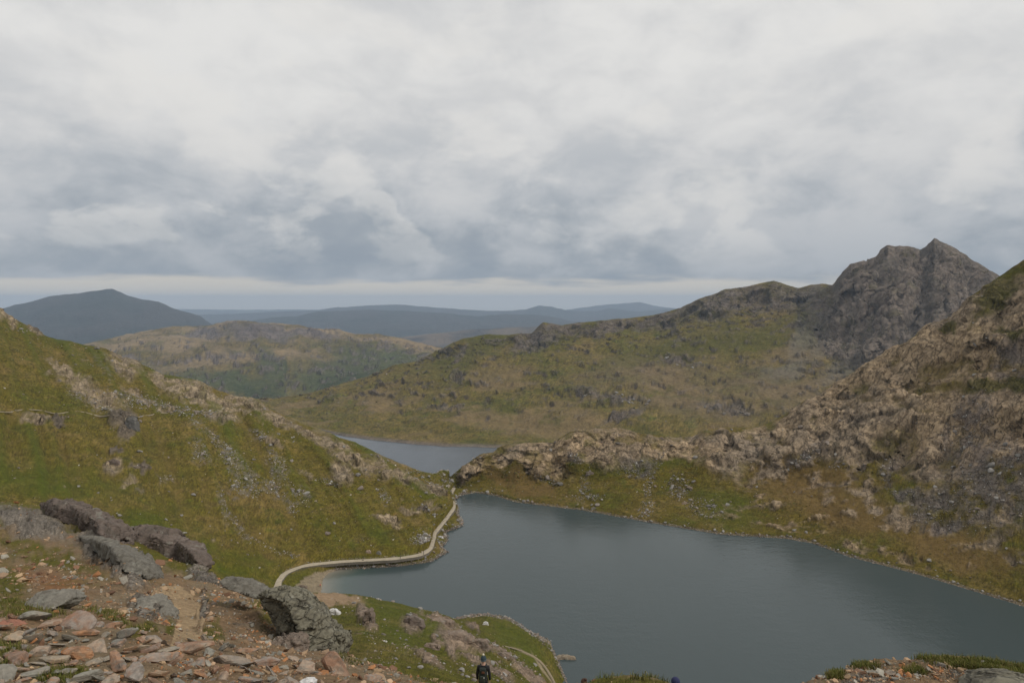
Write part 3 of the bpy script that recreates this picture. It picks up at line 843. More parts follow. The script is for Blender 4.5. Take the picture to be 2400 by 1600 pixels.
# ================================================================== KNOLL BELOW (grassy spur that runs down to the shore)
P_A = mono([(420, 1640, 45), (700, 1640, 46), (900, 1680, 48), (1100, 1760, 50), (1300, 1850, 55), (1500, 1950, 60)])
P_B = mono([(420, 1560, 85), (700, 1555, 80), (900, 1560, 76), (1000, 1578, 76), (1130, 1612, 80), (1200, 1640, 92), (1300, 1690, 110), (1500, 1800, 125)])
P_C = mono([(420, 1470, 130), (700, 1462, 124), (850, 1465, 124), (950, 1490, 122), (1050, 1522, 122), (1130, 1548, 132), (1200, 1572, 150), (1300, 1635, 158), (1400, 1700, 158), (1500, 1760, 158)])
P_D = mono([(420, 1420, 190), (600, 1402, 192), (700, 1391, 190), (740, 1387, 190), (790, 1390, 186), (830, 1393, 180), (870, 1399, 177), (900, 1407, 175), (940, 1415, 172), (980, 1424, 170), (1030, 1437, 170), (1070, 1453, 171), (1130, 1488, 182), (1200, 1528, 192), (1270, 1572, 196), (1330, 1624, 192), (1400, 1680, 186), (1500, 1740, 180)])
P_E = mono([(420, 1440, 225), (700, 1425, 226), (900, 1440, 224), (1000, 1456, 224), (1060, 1460, 226), (1140, 1456, 230), (1200, 1472, 225), (1250, 1506, 214), (1290, 1556, 205), (1320, 1600, 199), (1400, 1690, 188), (1500, 1750, 182)])
P_S = mono([(420, 1425, ('z', 0)), (700, 1425, ('z', 0)), (900, 1442, ('z', 0)), (1000, 1455, ('z', 0)), (1050, 1452, ('z', 0)), (1095, 1442, ('z', 0)), (1140, 1437, ('z', 0)), (1185, 1444, ('z', 0)), (1215, 1459, ('z', 0)), (1250, 1483, ('z', 0)),
            (1290, 1500, ('z', 0)), (1300, 1530, ('z', 0)), (1318, 1570, ('z', 0)), (1332, 1605, ('z', 0)), (1400, 1700, ('z', 0)), (1500, 1760, ('z', 0))])
cP = np.arange(420, 1500, 2.0)
S = Sheet([P_A, P_B, P_C, P_D, P_E, P_S, offset(P_S, cP, 14, -5)], cP, [12, 50, 50, 26, 10, 3])
Pn = S
keep = sstep(S.row, .2, .9) * (1 - .8 * sstep(S.row, 4.0, 4.8)) * (1 - .55 * sstep(S.row, 2.6, 3.0) * (1 - sstep(S.row, 3.0, 3.6)))
S.displace(keep * (1.5 * fbm(S.V / 18, 4) + .5 * fbm(S.V / 4.5, 3)))
grass_base(S, 14, (.95, 1.0, .9), 11.0)
S.paint(np.full(len(S.V), .2), LUSH)
wx, wy = S.warp(22, 32, 12.0)
S.paint(S.blobs([(1010, 1470, 110, 30, 30), (930, 1490, 60, 30, 30), (900, 1430, 70, 20, 15), (1200, 1490, 60, 30, 40), (1240, 1530, 50, 24, 45)], wx, wy, .7) * .5, np.array((.08, .10, .012)))
rock = S.blobs([(965, 1462, 30, 17, 20), (1075, 1498, 56, 17, 28), (1130, 1512, 28, 12, 20), (1030, 1455, 46, 10, 25), (860, 1450, 14, 34, -35), (1040, 1515, 40, 9, 40), (1100, 1540, 30, 7, 20), (1180, 1530, 50, 7, 30),
                (1240, 1580, 60, 10, 45), (1160, 1570, 50, 12, 30), (1000, 1545, 40, 9, 20), (1110, 1470, 22, 9, 40), (940, 1400, 50, 4, 14)], wx, wy)
rock = np.clip(np.maximum(rock, sstep(fbm(S.V / 8 + 3, 4, .6), .38, .56) * .8 * (1 - sstep(S.row, 3.4, 3.8))), 0, 1)
h = rockify(S, rock, 3.4, 1.0, pink=np.array((.31, .225, .155)), dark=.4)
S.displace(.55 * h + rock * .3)
S.paint(S.blobs([(790, 1405, 62, 13, 8), (740, 1395, 40, 8, 0)], wx, wy) , np.array((.31, .215, .13)))
S.paint(S.blobs([(1275, 1570, 46, 3.0, 55), (1230, 1528, 30, 2.6, 25)], S.px, S.py, .5), np.array((.26, .21, .13)))
S.paint(sstep(S.row + .5 * fbm(S.V / 3, 3), 4.72, 5.0), np.array((.21, .17, .13)))
S.displace(sstep(S.row, 4.5, 4.9) * .35 * fbm(S.V / 1.5, 3, .6))
S.build('shore_hill', hill_mat('spur_turf', .8), 'green grassy spur with brown outcrops running down to the near shore', 'hill')

# ================================================================== NEAR GROUND (the slope the photographer stands on)
def flat(z, Y):
    return [(px, px, EYE + (CAMZ - z) / Y * FPX, Y) for px in (-600, 3000)]


F_0, F_1, F_1b = flat(118.5, 1.5), flat(117.0, 5.0), flat(114.7, 8.5)
F_2 = mono([(-600, 1580, 11), (0, 1602, 11), (700, 1612, 11.5), (1000, 1640, 12), (1330, 1618, 11.5), (1395, 1601, 11), (1440, 1593, 11), (1490, 1590, 11), (1530, 1594, 11), (1570, 1606, 11), (1700, 1660, 11.5),
            (1850, 1630, 11.5), (1900, 1612, 11.8), (2000, 1600, 12), (2400, 1598, 12), (3000, 1600, 12)])
F_3 = mono([(-600, 1390, 16), (0, 1432, 17), (120, 1442, 17.3), (300, 1452, 18), (450, 1492, 18.5), (600, 1530, 19), (720, 1548, 20), (850, 1568, 21.5), (1000, 1600, 22.5), (1130, 1644, 23.2), (1250, 1680, 22), (1330, 1710, 20), (1500, 1760, 19),
            (1700, 1735, 17), (1800, 1668, 15), (1880, 1612, 14.2), (1925, 1588, 14), (1965, 1577, 14), (2000, 1562, 14), (2030, 1559, 14), (2100, 1555, 14), (2150, 1551, 14), (2190, 1542, 14), (2280, 1544, 14), (2340, 1557, 14), (2400, 1566, 14), (3000, 1610, 14)])
F_4 = mono([(-600, 1370, 30), (0, 1404, 30), (300, 1432, 30), (480, 1478, 29), (620, 1500, 31), (700, 1528, 32), (820, 1552, 31), (900, 1570, 32), (1000, 1588, 31), (1130, 1604, 30), (1230, 1625, 30), (1330, 1750, 30), (1400, 1850, 32), (1700, 1900, 30), (1900, 1860, 26), (2200, 1820, 25), (2500, 1820, 25), (3000, 1840, 25)])
F_5 = mono([(-600, 1290, 55), (0, 1322, 55), (150, 1312, 55), (300, 1330, 52), (400, 1362, 50), (500, 1392, 48), (600, 1416, 46), (690, 1458, 45), (760, 1512, 45), (900, 1620, 46), (1130, 1720, 46), (3000, 1900, 45)])
F_6 = mono([(-600, 1120, 130), (-200, 1150, 120), (0, 1178, 112), (100, 1188, 105), (200, 1225, 96), (290, 1262, 88), (340, 1285, 82), (400, 1312, 76), (466, 1330, 71), (500, 1352, 66), (600, 1406, 58), (690, 1455, 57), (760, 1520, 57), (800, 1580, 58), (1000, 1760, 66), (3000, 1950, 60)])
cF = np.concatenate([np.arange(-600, -20, 12.0), np.arange(-20, 1000, 2.9), np.arange(1000, 1320, 4.0), np.arange(1320, 1880, 6.0), np.arange(1880, 2420, 2.8), np.arange(2420, 3001, 20.0)])
S = Sheet([F_0, F_1, F_1b, F_2, F_3, F_4, F_5, F_6, offset(F_6, cF, 25, -14), offset(F_6, cF, 110, -95)], cF, [2, 3, 11, 48, 31, 36, 38, 5, 4])
Fg = S
keep = sstep(S.row, .6, 1.4) * (1 - .5 * sstep(S.row, 6.6, 7.0))
depth = np.clip(S.V[:, 1] / 30, .35, 2.5)
S.displace(keep * (.55 * depth * fbm(S.V / 6, 4) + .16 * fbm(S.V / 1.1, 4, .6) + .05 * fbm(S.V / .3, 3)))
wx, wy = S.warp(30, 40, 15.0)
q = S.V / 5
S.col = np.repeat(SOIL[None] * np.array((.95, 1.02, 1.1)), len(S.V), 0)
S.paint(sstep(fbm(q * 3 + 4, 4, .65), 0, .35) * .6, np.array((.15, .115, .08)))
S.paint(sstep(fbm(q, 4, .6), -.1, .3) * .7, np.array((.21, .165, .105)))
S.paint(S.blobs([(110, 1365, 90, 26, 15)], wx, wy, .5) * .8, np.array((.21, .10, .042)))
turf = S.blobs([(100, 1300, 150, 20, 20), (20, 1380, 40, 60, 0), (60, 1430, 100, 14, 5), (400, 1310, 100, 24, 20), (350, 1295, 60, 24, 30), (330, 1480, 40, 14, 0), (100, 1200, 200, 24, 12), (620, 1430, 40, 22, 40), (500, 1480, 30, 20, 30),
               (0, 1530, 70, 30, 0), (150, 1575, 60, 16, 0), (250, 1440, 60, 14, 20), (400, 1470, 22, 24, 0), (820, 1520, 40, 26, 30), (1000, 1590, 60, 16, 20), (2290, 1562, 110, 14, 6), (2380, 1580, 60, 14, 10), (2140, 1575, 26, 9), (2030, 1563, 26, 8),
               (1480, 1605, 120, 16, 0), (1950, 1590, 20, 12)], wx, wy, .5)
turf = np.maximum(turf, sstep(fbm(S.V / 7 + 40, 4, .6), .05, .4) * sstep(S.row, 5.0, 6.0))
g = fbm(S.V / 2.0 + 6, 4, .6)
S.col = lerp(S.col, lerp(OLIVE * 1.1, GREEN * 1.15, sstep(g, -.3, .3)[:, None]), (turf * sstep(g, -.55, -.1))[:, None])
rock = S.blobs([(60, 1225, 100, 30, 15), (230, 1290, 60, 22, 35), (290, 1345, 55, 18, 30), (330, 1410, 26, 22), (350, 1440, 36, 16), (480, 1352, 40, 14, 20), (470, 1440, 8, 50, 8), (2080, 1590, 90, 9, -6), (2300, 1590, 80, 12)], wx, wy)
rock = np.clip(np.maximum(rock, sstep(fbm(S.V / 6 + 11, 4, .6), .3, .55) * .8 * sstep(S.row, 4.1, 4.6)), 0, 1)
h = sstep(S.row, 4.2, 4.8) * rockify(S, rock, 1.5, .3, pink=np.array((.24, .205, .165)), dark=.5, aniso=(1, 1, 1.6))
S.displace(h + .2 * rock * sstep(S.row, 4.2, 4.8))
pathm = S.poly([(360, 1372), (420, 1378), (455, 1400), (470, 1440), (478, 1480), (492, 1515), (400, 1515), (412, 1470), (420, 1440), (400, 1410), (356, 1392)], S.px + .3 * (wx - S.px), S.py + .3 * (wy - S.py))
S.paint(pathm * (.75 + .25 * sstep(fbm(S.V / .8, 3), -.2, .2)), np.array((.35, .25, .145)))
S.rock *= (1 - pathm)
S.build('near_ground', hill_mat('stony_soil', .28, fine=1.1), 'stony slope of rust coloured earth, loose stones and turf in front', 'ground')

# ================================================================== LAKES
def shore_dist(V, polys):
    d = np.full(len(V), 1e9)
    for P in polys:
        for a, b in zip(P[:-1], P[1:]):
            ab = b[:2] - a[:2]
            t = np.clip(((V[:, :2] - a[:2]) @ ab) / max(ab @ ab, 1e-6), 0, 1)
            d = np.minimum(d, np.linalg.norm(V[:, :2] - (a[:2] + t[:, None] * ab), axis=1))
    return d


def lake(name, z, outline, step, mat, label, polys, reach):
    x0, y0 = outline.min(0)[:2]
    x1, y1 = outline.max(0)[:2]
    gx, gy = np.arange(x0, x1 + step, step), np.arange(y0, y1 + step, step)
    X, Y = np.meshgrid(gx, gy)
    V = np.stack([X.ravel(), Y.ravel(), np.full(X.size, z)], -1)
    ins = np.zeros(len(V), bool)
    n = len(outline)
    for i in range(n):
        ax, ay = outline[i][:2]
        bx, by = outline[(i + 1) % n][:2]
        if ay == by:
            continue
        ins ^= ((ay > V[:, 1]) != (by > V[:, 1])) & (V[:, 0] < (bx - ax) * (V[:, 1] - ay) / (by - ay) + ax)
    F = grid_faces(len(gy), len(gx))
    F = F[ins[F].any(1)]
    used, inv = np.unique(F, return_inverse=True)
    V, F = V[used], inv.reshape(F.shape)
    sh = np.zeros(len(V)) if polys is None else np.exp(-(shore_dist(V, polys) / reach) ** 1.3)
    me = mesh_np(name, V, F, None, {'shallow': sh})
    me.materials.append(mat)
    return tag(link(bpy.data.objects.new(name, me)), label, 'lake', kind='structure')


cs = np.linspace(655, 1072, 120)
shL = resample(L_SHORE, cs)
shP = resample(P_S, np.linspace(1000, 1400, 60))
shRt = resample(R_SHORE, np.linspace(1085, 2780, 120))
near_edge = np.array([pt_z(1420, 1720, 0), pt_z(1700, 1900, 0), pt_z(2300, 2000, 0), pt_z(2900, 1900, 0)])
edge_w = np.array([pt_z(640, 1440, 0), pt_z(800, 1470, 0), pt_z(1000, 1490, 0)])
ring = np.concatenate([shL[shL[:, 1] > 0], shRt, near_edge[::-1], shP[::-1], edge_w[::-1]])
cen = np.array([40, 290, 0.0])
off = ring - cen
ring = ring + off / np.linalg.norm(off, axis=1, keepdims=True) * 5.0
beachp = resample(L_SHORE, np.linspace(690, 800, 30))
lake('upper_lake', 0.0, ring, 1.5, water_mat('upper_lake_water', (.050, .067, .068), .9, .17), 'grey teal mountain lake filling the corrie below', [beachp], 9.0)
lake('lower_lake', ZL, np.concatenate([np.array([(-430, 900, 0), (800, 900, 0.0)]), offset(M_SHORE, np.linspace(1900, 745, 40), 14, 0)]), 20, water_mat('lower_lake_water', (.05, .062, .074), .25, .16), 'smaller slate blue lake beyond the gap', None, 10)

# ================================================================== HAZE
bx0, bx1, by0, by1, bz0, bz1 = -31000, 31000, -31000, 31000, -720, 330
hv = np.array([(x, y, z) for z in (bz0, bz1) for y in (by0, by1) for x in (bx0, bx1)], float)
hf = np.array([(0, 2, 3, 1), (4, 5, 7, 6), (0, 1, 5, 4), (2, 6, 7, 3), (0, 4, 6, 2), (1, 3, 7, 5)])
hme = mesh_np('haze', hv, hf, smooth=False)
hm = bpy.data.materials.new('haze_air')
hm.use_nodes = True
hm.node_tree.nodes.clear()
NH = NT(hm.node_tree)
pv_ = NH.n('ShaderNodeVolumePrincipled')
pv_.inputs['Color'].default_value = (.63, .79, 1.0, 1)
pv_.inputs['Density'].default_value = HAZE_DENSITY
pv_.inputs['Anisotropy'].default_value = 0.0
ho = NH.n('ShaderNodeOutputMaterial')
hm.node_tree.links.new(pv_.outputs[0], ho.inputs['Volume'])
hme.materials.append(hm)
tag(link(bpy.data.objects.new('haze', hme)), 'pale blue air haze over the far hills', 'haze', kind='stuff')

# ================================================================== STONES
def plane_rock(seed, level, dims=(1, 1, .5), planes=14, rough=.05, strata=0.0):
    """an angular stone: a ball cut by random planes, then roughened; about one unit long"""
    r = np.random.default_rng(seed)
    bm = bmesh.new()
    bmesh.ops.create_icosphere(bm, subdivisions=level, radius=1)
    D = np.array([v.co[:] for v in bm.verts])
    F = np.array([[v.index for v in f.verts] for f in bm.faces])
    bm.free()
    n = r.normal(size=(planes, 3))
    n /= np.linalg.norm(n, axis=1, keepdims=True)
    dd = r.uniform(.55, 1.0, planes)
    n = np.concatenate([n, [(0, 0, 1), (0, 0, -1)]])
    dd = np.concatenate([dd, [r.uniform(.5, .8), r.uniform(.5, .8)]])
    k = D @ n.T
    rr = np.min(np.where(k > .05, dd / np.maximum(k, .05), 9), axis=1)
    V = D * rr[:, None]
    if rough:
        V += D * (rough * fbm(V * 2.6 + seed, 4, .6))[:, None]
    if strata:
        lay = pnoise(np.stack([V[:, 0] * .5, V[:, 1] * .5, V[:, 2] * 9 + seed], -1))
        side = 1 - np.abs(D[:, 2])
        V[:, :2] *= (1 + strata * side * lay)[:, None]
    V *= np.array(dims) * .5 / np.abs(V).max()
    return V, F


TINY = [plane_rock(100 + i, 1, (1, r_, h_), 7, 0) for i, (r_, h_) in enumerate(((.8, .5), (.7, .6), (.9, .4), (.6, .45), (.75, .7), (.95, .6)))]


def rot_mats(n, rng, tilt):
    a, b, c = rng.uniform(0, 2 * math.pi, n), rng.normal(0, tilt, n), rng.normal(0, tilt, n)
    ca, sa, cb, sb, cc, sc_ = np.cos(a), np.sin(a), np.cos(b), np.sin(b), np.cos(c), np.sin(c)
    Z = np.zeros(n)
    O = np.ones(n)
    Rz = np.array([[ca, -sa, Z], [sa, ca, Z], [Z, Z, O]]).transpose(2, 0, 1)
    Rx = np.array([[O, Z, Z], [Z, cb, -sb], [Z, sb, cb]]).transpose(2, 0, 1)
    Ry = np.array([[cc, Z, sc_], [Z, O, Z], [-sc_, Z, cc]]).transpose(2, 0, 1)
    return Rx @ Ry @ Rz


def stone_mass(name, parent, pos, size, palette, mat, rng, tilt=.35, sink=.12):
    """thousands of small stones as real pieces in one mesh"""
    Vs, Fs, Cs, base = [], [], [], 0
    which = rng.integers(0, len(TINY), len(pos))
    Rm = rot_mats(len(pos), rng, tilt)
    pal = np.array(palette)[rng.integers(0, len(palette), len(pos))] * rng.uniform(.65, 1.35, (len(pos), 1))
    for k, (tv, tf) in enumerate(TINY):
        i = np.nonzero(which == k)[0]
        if not len(i):
            continue
        V = np.einsum('nij,vj->nvi', Rm[i], tv) * size[i][:, None, None] + pos[i][:, None, :]
        V[:, :, 2] += (size[i] * sink)[:, None]
        F = tf[None] + (np.arange(len(i)) * len(tv))[:, None, None] + base
        Vs.append(V.reshape(-1, 3))
        Fs.append(F.reshape(-1, 3))
        Cs.append(np.repeat(pal[i], len(tv), 0))
        base += len(i) * len(tv)
    me = mesh_np(name, np.concatenate(Vs), np.concatenate(Fs), np.concatenate(Cs), smooth=False)
    me.materials.append(mat)
    o = link(bpy.data.objects.new(name, me), parent)
    o['kind'] = 'stuff'
    return o


def pick(S, w, n, rng):
    w = np.clip(w, 0, None)
    i = rng.choice(len(w), n, p=w / w.sum())
    j = S.V[i] + rng.normal(0, 1, (n, 3)) * (S.V[i][:, 1:2] * .0012) * np.array((1, 1, 0))
    return i, j


GREYPAL = [(.30, .285, .26), (.22, .205, .19), (.42, .40, .36), (.17, .155, .14), (.31, .255, .20)]
PINKPAL = [(.30, .22, .165), (.24, .18, .14), (.34, .28, .22), (.2, .17, .15)]
RUSTPAL = [(.34, .16, .07), (.28, .19, .115), (.22, .20, .165), (.36, .25, .15), (.18, .10, .06), (.28, .26, .215), (.40, .27, .17)]
M_STONE_FAR, M_STONE_MID, M_STONE_NEAR = vcol_mat('hillside_stone', .8), vcol_mat('spur_stone', .3), vcol_mat('near_stone', .08)


def natural_sizes(n, lo, hi, rng, k=2.2):
    return lo * (1 - rng.random(n) * (1 - (lo / hi) ** k)) ** (-1 / k)


# left hill: scree runs, loose stones, shore stones
rng = np.random.default_rng(21)
vis = ((L.row > 3.9) & (L.row < 7.0) & (L.px2 > -60))
clump = sstep(fbm(L.V / 9 + 77, 4, .6), .12, .45)
scL = L.blobs([(470, 1003, 26, 7, 42), (510, 1035, 38, 10, 46), (545, 1080, 46, 18, 55), (575, 1120, 40, 26, 60), (650, 1090, 40, 16, 60), (525, 1185, 7, 46, -12), (560, 1235, 7, 44, -35), (620, 1278, 44, 5, 30), (690, 1303, 30, 5, 22),
               (640, 1140, 26, 18, 30), (705, 1160, 26, 12, 40), (900, 1160, 22, 9, 45), (470, 1060, 14, 30, -30), (680, 1180, 12, 26, -40), (770, 1130, 30, 7, 15), (390, 1120, 18, 8), (610, 1020, 22, 8, 40), (575, 1150, 34, 12, 20),
               (215, 940, 60, 9, 25), (300, 930, 60, 9, 10), (440, 965, 80, 10, 5), (990, 1265, 24, 10, 0), (340, 945, 60, 14, 10)], L.px2, L.py2, .5)
w = vis * (scL * 1.0 + .05 * clump + .012)
i, p = pick(L, w, 7500, rng)
sz = natural_sizes(len(i), 1.6, 9, rng) * L.V[i][:, 1] / FPX
stone_mass('scree', left_hill, p, sz, GREYPAL, M_STONE_FAR, rng)
wsh = ((L.row > .96) & (L.row < 1.5) & (L.c > 780)) * (1 - sstep(L.row, 1.05, 1.5)) + .4 * ((L.row > 1.5) & (L.row < 1.9) & (L.c > 800) & (L.c < 1070)) * sstep(fbm(L.V / 4, 3), 0, .3)
i, p = pick(L, wsh, 2600, rng)
stone_mass('shore_stones', left_hill, p, natural_sizes(len(i), 1.6, 7, rng) * L.V[i][:, 1] / FPX, GREYPAL + PINKPAL, M_STONE_FAR, rng)

i, p = pick(L, ((np.abs(L.row - 1.93) < .05) | (np.abs(L.row - 3.12) < .12)) * (L.c > 655) * 1.0, 1300, rng)
stone_mass('verge_stones', left_hill, p, natural_sizes(len(i), 1.4, 5, rng) * L.V[i][:, 1] / FPX, PINKPAL + GREYPAL + [(.09, .09, .02), (.11, .1, .03)], M_STONE_FAR, rng)

# right hill: scree fans and the stony waterline
S = Rt
vis = ((S.row > 2.0) & (S.row < 5.0) & (S.px2 < 2460))
scR = S.blobs([(2330, 1130, 110, 100, -20), (2270, 1010, 46, 90, 25), (2190, 1190, 60, 36, -30), (1890, 1070, 50, 12, -35), (2080, 1110, 14, 34, 0), (2140, 1158, 60, 9, 10), (1490, 1100, 34, 18), (1345, 1075, 14, 12, 40),
               (1985, 1090, 40, 7, -10), (2230, 1230, 70, 14, -10), (1545, 1080, 9, 26, 25), (1525, 1125, 10, 44, 14), (1515, 1190, 14, 24, 30), (1590, 1140, 26, 26, 20), (1370, 1140, 12, 30, 10), (1380, 1165, 40, 8, 0), (1280, 1125, 30, 7, 20), (1650, 1190, 40, 20, 20), (1480, 1215, 50, 5, 10)], S.px2, S.py2, .5)
clump = sstep(fbm(S.V / 9 + 55, 4, .6), .15, .45)
w = vis * (scR * 1.0 + .06 * clump * (1 - S.rock) + .012)
i, p = pick(S, w, 6500, rng)
stone_mass('scree', right_hill, p, natural_sizes(len(i), 1.6, 8, rng) * S.V[i][:, 1] / FPX, [(c[0] * .85, c[1] * .84, c[2] * .84) for c in GREYPAL], M_STONE_FAR, rng)
i, p = pick(S, ((S.row > .98) & (S.row < 1.8) & (S.px2 > 1060) & (S.px2 < 2440)) * (1 - sstep(S.row, 1.1, 1.8)), 2200, rng)
stone_mass('shore_stones', right_hill, p, natural_sizes(len(i), 1.5, 7, rng) * S.V[i][:, 1] / FPX, PINKPAL + GREYPAL, M_STONE_FAR, rng)

# tussocks, rushes and low heather on the slopes; broken rock over the far bog
TUSS = [(.085, .082, .012), (.12, .10, .02), (.055, .062, .012), (.15, .11, .035), (.07, .085, .012), (.10, .07, .025)]
M_TUSS = vcol_mat('tussock', .7)
for S_, par, lo_, hi_, n_ in ((L, left_hill, 4.0, 6.9, 6500), (Rt, right_hill, 2.0, 4.6, 5000)):
    w = ((S_.row > lo_) & (S_.row < hi_) & (S_.px2 > -40) & (S_.px2 < 2440)) * (1 - S_.rock) * (.15 + sstep(fbm(S_.V / 22 + 91, 4, .6), -.1, .3))
    i, p = pick(S_, w, n_, rng)
    stone_mass('tussocks', par, p, natural_sizes(len(i), 2.0, 7, rng, 2.4) * S_.V[i][:, 1] / FPX, TUSS, M_TUSS, rng, tilt=.2, sink=-.08)
w = ((Mt.row > 2.0) & (Mt.row < 5.5) & (Mt.px2 > 620) & (Mt.px2 < 2350)) * (.03 + Mt.rock * (1 - sstep(Mt.row, 4, 5)) + .25 * sstep(fbm(Mt.V / 70 + 20, 5, .62), .1, .4))
i, p = pick(Mt, w, 4500, rng)
stone_mass('broken_rock', far_mountain, p, natural_sizes(len(i), 2.0, 7, rng, 2.2) * Mt.V[i][:, 1] / FPX, [(.13, .115, .10), (.17, .15, .13), (.10, .09, .08), (.20, .175, .15), (.08, .085, .03), (.11, .10, .035)], vcol_mat('bog_stone', 4.0), rng, sink=0.0)

# spur: shore stones and loose rock
S = Pn
shore_hill = S.obj
i, p = pick(S, (S.row > 4.55) * (S.row < 5.25) * (S.px2 > 1040) * (S.px2 < 1420) * 1.0, 2600, rng)
stone_mass('shore_stones', shore_hill, p, natural_sizes(len(i), 1.6, 9, rng) * S.V[i][:, 1] / FPX, [(c[0] * .8, c[1] * .8, c[2] * .8) for c in GREYPAL] + PINKPAL, M_STONE_MID, rng)
w = ((S.row > .8) & (S.row < 3.6)) * (.05 + S.blobs([(1000, 1545, 80, 14, 25), (1190, 1540, 60, 18, 30), (1160, 1580, 90, 20, 25), (900, 1540, 40, 20, 30), (1050, 1460, 60, 8, 25), (830, 1430, 30, 12, 0), (880, 1500, 14, 30, -40)], S.px2, S.py2, .5))
i, p = pick(S, w, 1700, rng)
stone_mass('loose_stones', shore_hill, p, natural_sizes(len(i), 2.0, 10, rng) * S.V[i][:, 1] / FPX, GREYPAL + PINKPAL, M_STONE_MID, rng)

# near ground: rubble of every size
S = Fg
near_ground = S.obj
inview = (S.px2 > -80) & (S.px2 < 2480) & (S.py2 < 1680) & (S.row > 2.0) & (S.row < 7.0)
dens = .18 + S.blobs([(200, 1360, 240, 50, 12), (450, 1430, 260, 60, 10), (560, 1400, 60, 40, 30), (300, 1560, 560, 80, 6), (800, 1575, 200, 40, 8), (1050, 1600, 250, 30, 5), (2150, 1585, 220, 26, 0), (640, 1500, 120, 40, 20)], S.px2, S.py2, .5)
dens *= (1 - .8 * S.blobs([(440, 1440, 22, 66, -12)], S.px2, S.py2, .4)) * (.25 + sstep(fbm(S.V / 1.6 + 3, 3, .6), -.25, .25))
i, p = pick(S, inview * dens, 16000, rng)
stone_mass('rubble', near_ground, p, natural_sizes(len(i), 3.0, 32, rng, 1.8) * S.V[i][:, 1] / FPX, RUSTPAL, M_STONE_NEAR, rng, tilt=.45)

STONECOLS = [(0.0, (.19, .178, .15)), (.14, (.24, .22, .18)), (.26, (.32, .25, .175)), (.36, (.33, .165, .08)), (.46, (.28, .25, .215)), (.58, (.23, .125, .075)), (.68, (.36, .27, .195)), (.80, (.18, .168, .15)), (.90, (.35, .20, .12)), (1.0, (.20, .186, .16))]
M_SLAB = rock_mat('slab_stone', .10, STONECOLS, mottled=.35)
SLABS = []
for k in range(18):
    rr = np.random.default_rng(300 + k)
    v, f = plane_rock(300 + k, 3, (1, rr.uniform(.5, .85), rr.uniform(.24, .5)), 11, .045, .06)
    me = mesh_np('stone', v, f, smooth=False)
    me.materials.append(M_SLAB)
    SLABS.append(me)


def lay(name, me, pos, nrm, size, rng, parent=None, tilt=.25, sink=.1, yaw=None):
    o = bpy.data.objects.new(name, me)
    link(o, parent)
    q = Vector(nrm).lerp(Vector((0, 0, 1)), .35).to_track_quat('Z', 'Y')
    e = Euler((rng.normal(0, tilt), rng.normal(0, tilt), rng.uniform(0, 6.28) if yaw is None else yaw)).to_quaternion()
    o.rotation_mode = 'QUATERNION'
    o.rotation_quaternion = q @ e
    o.location = Vector(pos) + Vector((0, 0, size * sink))
    o.scale = (size, size, size)
    return o


def scatter(S, parent, zone, n, lo, hi, seed, meshes, name, rmax=7.0, gap=.42, tilt=.25):
    """individual stones, largest first, kept apart a little"""
    rng = np.random.default_rng(seed)
    ins = S.poly(zone, S.px2, S.py2) * (S.row < rmax) * (S.row > 1.5)
    idx = np.nonzero(ins > 0)[0]
    sizes = np.sort(natural_sizes(n, lo, hi, rng, 1.3))[::-1]
    put = []
    for s in sizes:
        for _ in range(30):
            i = idx[rng.integers(len(idx))]
            x, y = S.px2[i], S.py2[i]
            if all((x - a) ** 2 + ((y - b) * 1.7) ** 2 > (gap * (s + t)) ** 2 for a, b, t in put):
                break
        put.append((x, y, s))
        lay(name, meshes[rng.integers(len(meshes))], S.V[i], S.N[i], s * S.V[i][1] / FPX, rng, parent, tilt)


scatter(Fg, near_ground, [(-20, 1462), (60, 1446), (150, 1455), (300, 1472), (400, 1505), (520, 1508), (600, 1538), (700, 1550), (820, 1560), (930, 1596), (900, 1640), (-20, 1650)], 205, 34, 132, 1, SLABS, 'stone', gap=.25, tilt=.32)
scatter(Fg, near_ground, [(0, 1340), (200, 1350), (340, 1370), (420, 1420), (430, 1500), (300, 1470), (0, 1450)], 30, 14, 44, 2, SLABS, 'stone')
scatter(Fg, near_ground, [(480, 1380), (560, 1400), (640, 1470), (680, 1530), (560, 1520), (490, 1480)], 24, 14, 38, 3, SLABS, 'stone')
scatter(Fg, near_ground, [(860, 1560), (1000, 1592), (1130, 1608), (1300, 1640), (1300, 1690), (860, 1650)], 22, 18, 64, 4, SLABS, 'stone')
scatter(Fg, near_ground, [(1900, 1605), (1965, 1580), (2030, 1562), (2150, 1553), (2300, 1560), (2420, 1575), (2420, 1660), (1880, 1660)], 19, 16, 62, 5, SLABS, 'stone')

M_BOULDER_FAR = rock_mat('weathered_boulder', .9, [(0, (.24, .225, .20)), (.3, (.30, .28, .25)), (.55, (.19, .175, .16)), (.8, (.30, .23, .175)), (1, (.25, .235, .21))], mottled=.3)
LUMPS = []
for k in range(8):
    v, f = plane_rock(500 + k, 2, (1, .8, .62), 11, .06)
    me = mesh_np('boulder', v, f, smooth=False)
    me.materials.append(M_BOULDER_FAR)
    LUMPS.append(me)


def spread(S, parent, mask, n, lo, hi, seed, rmin, rmax):
    rng = np.random.default_rng(seed)
    i, p = pick(S, mask * (S.row > rmin) * (S.row < rmax), n, rng)
    for k, s in zip(i, natural_sizes(n, lo, hi, rng, 2.0)):
        lay('boulder', LUMPS[rng.integers(8)], S.V[k], S.N[k], s * S.V[k][1] / FPX, rng, parent, .2, .12)


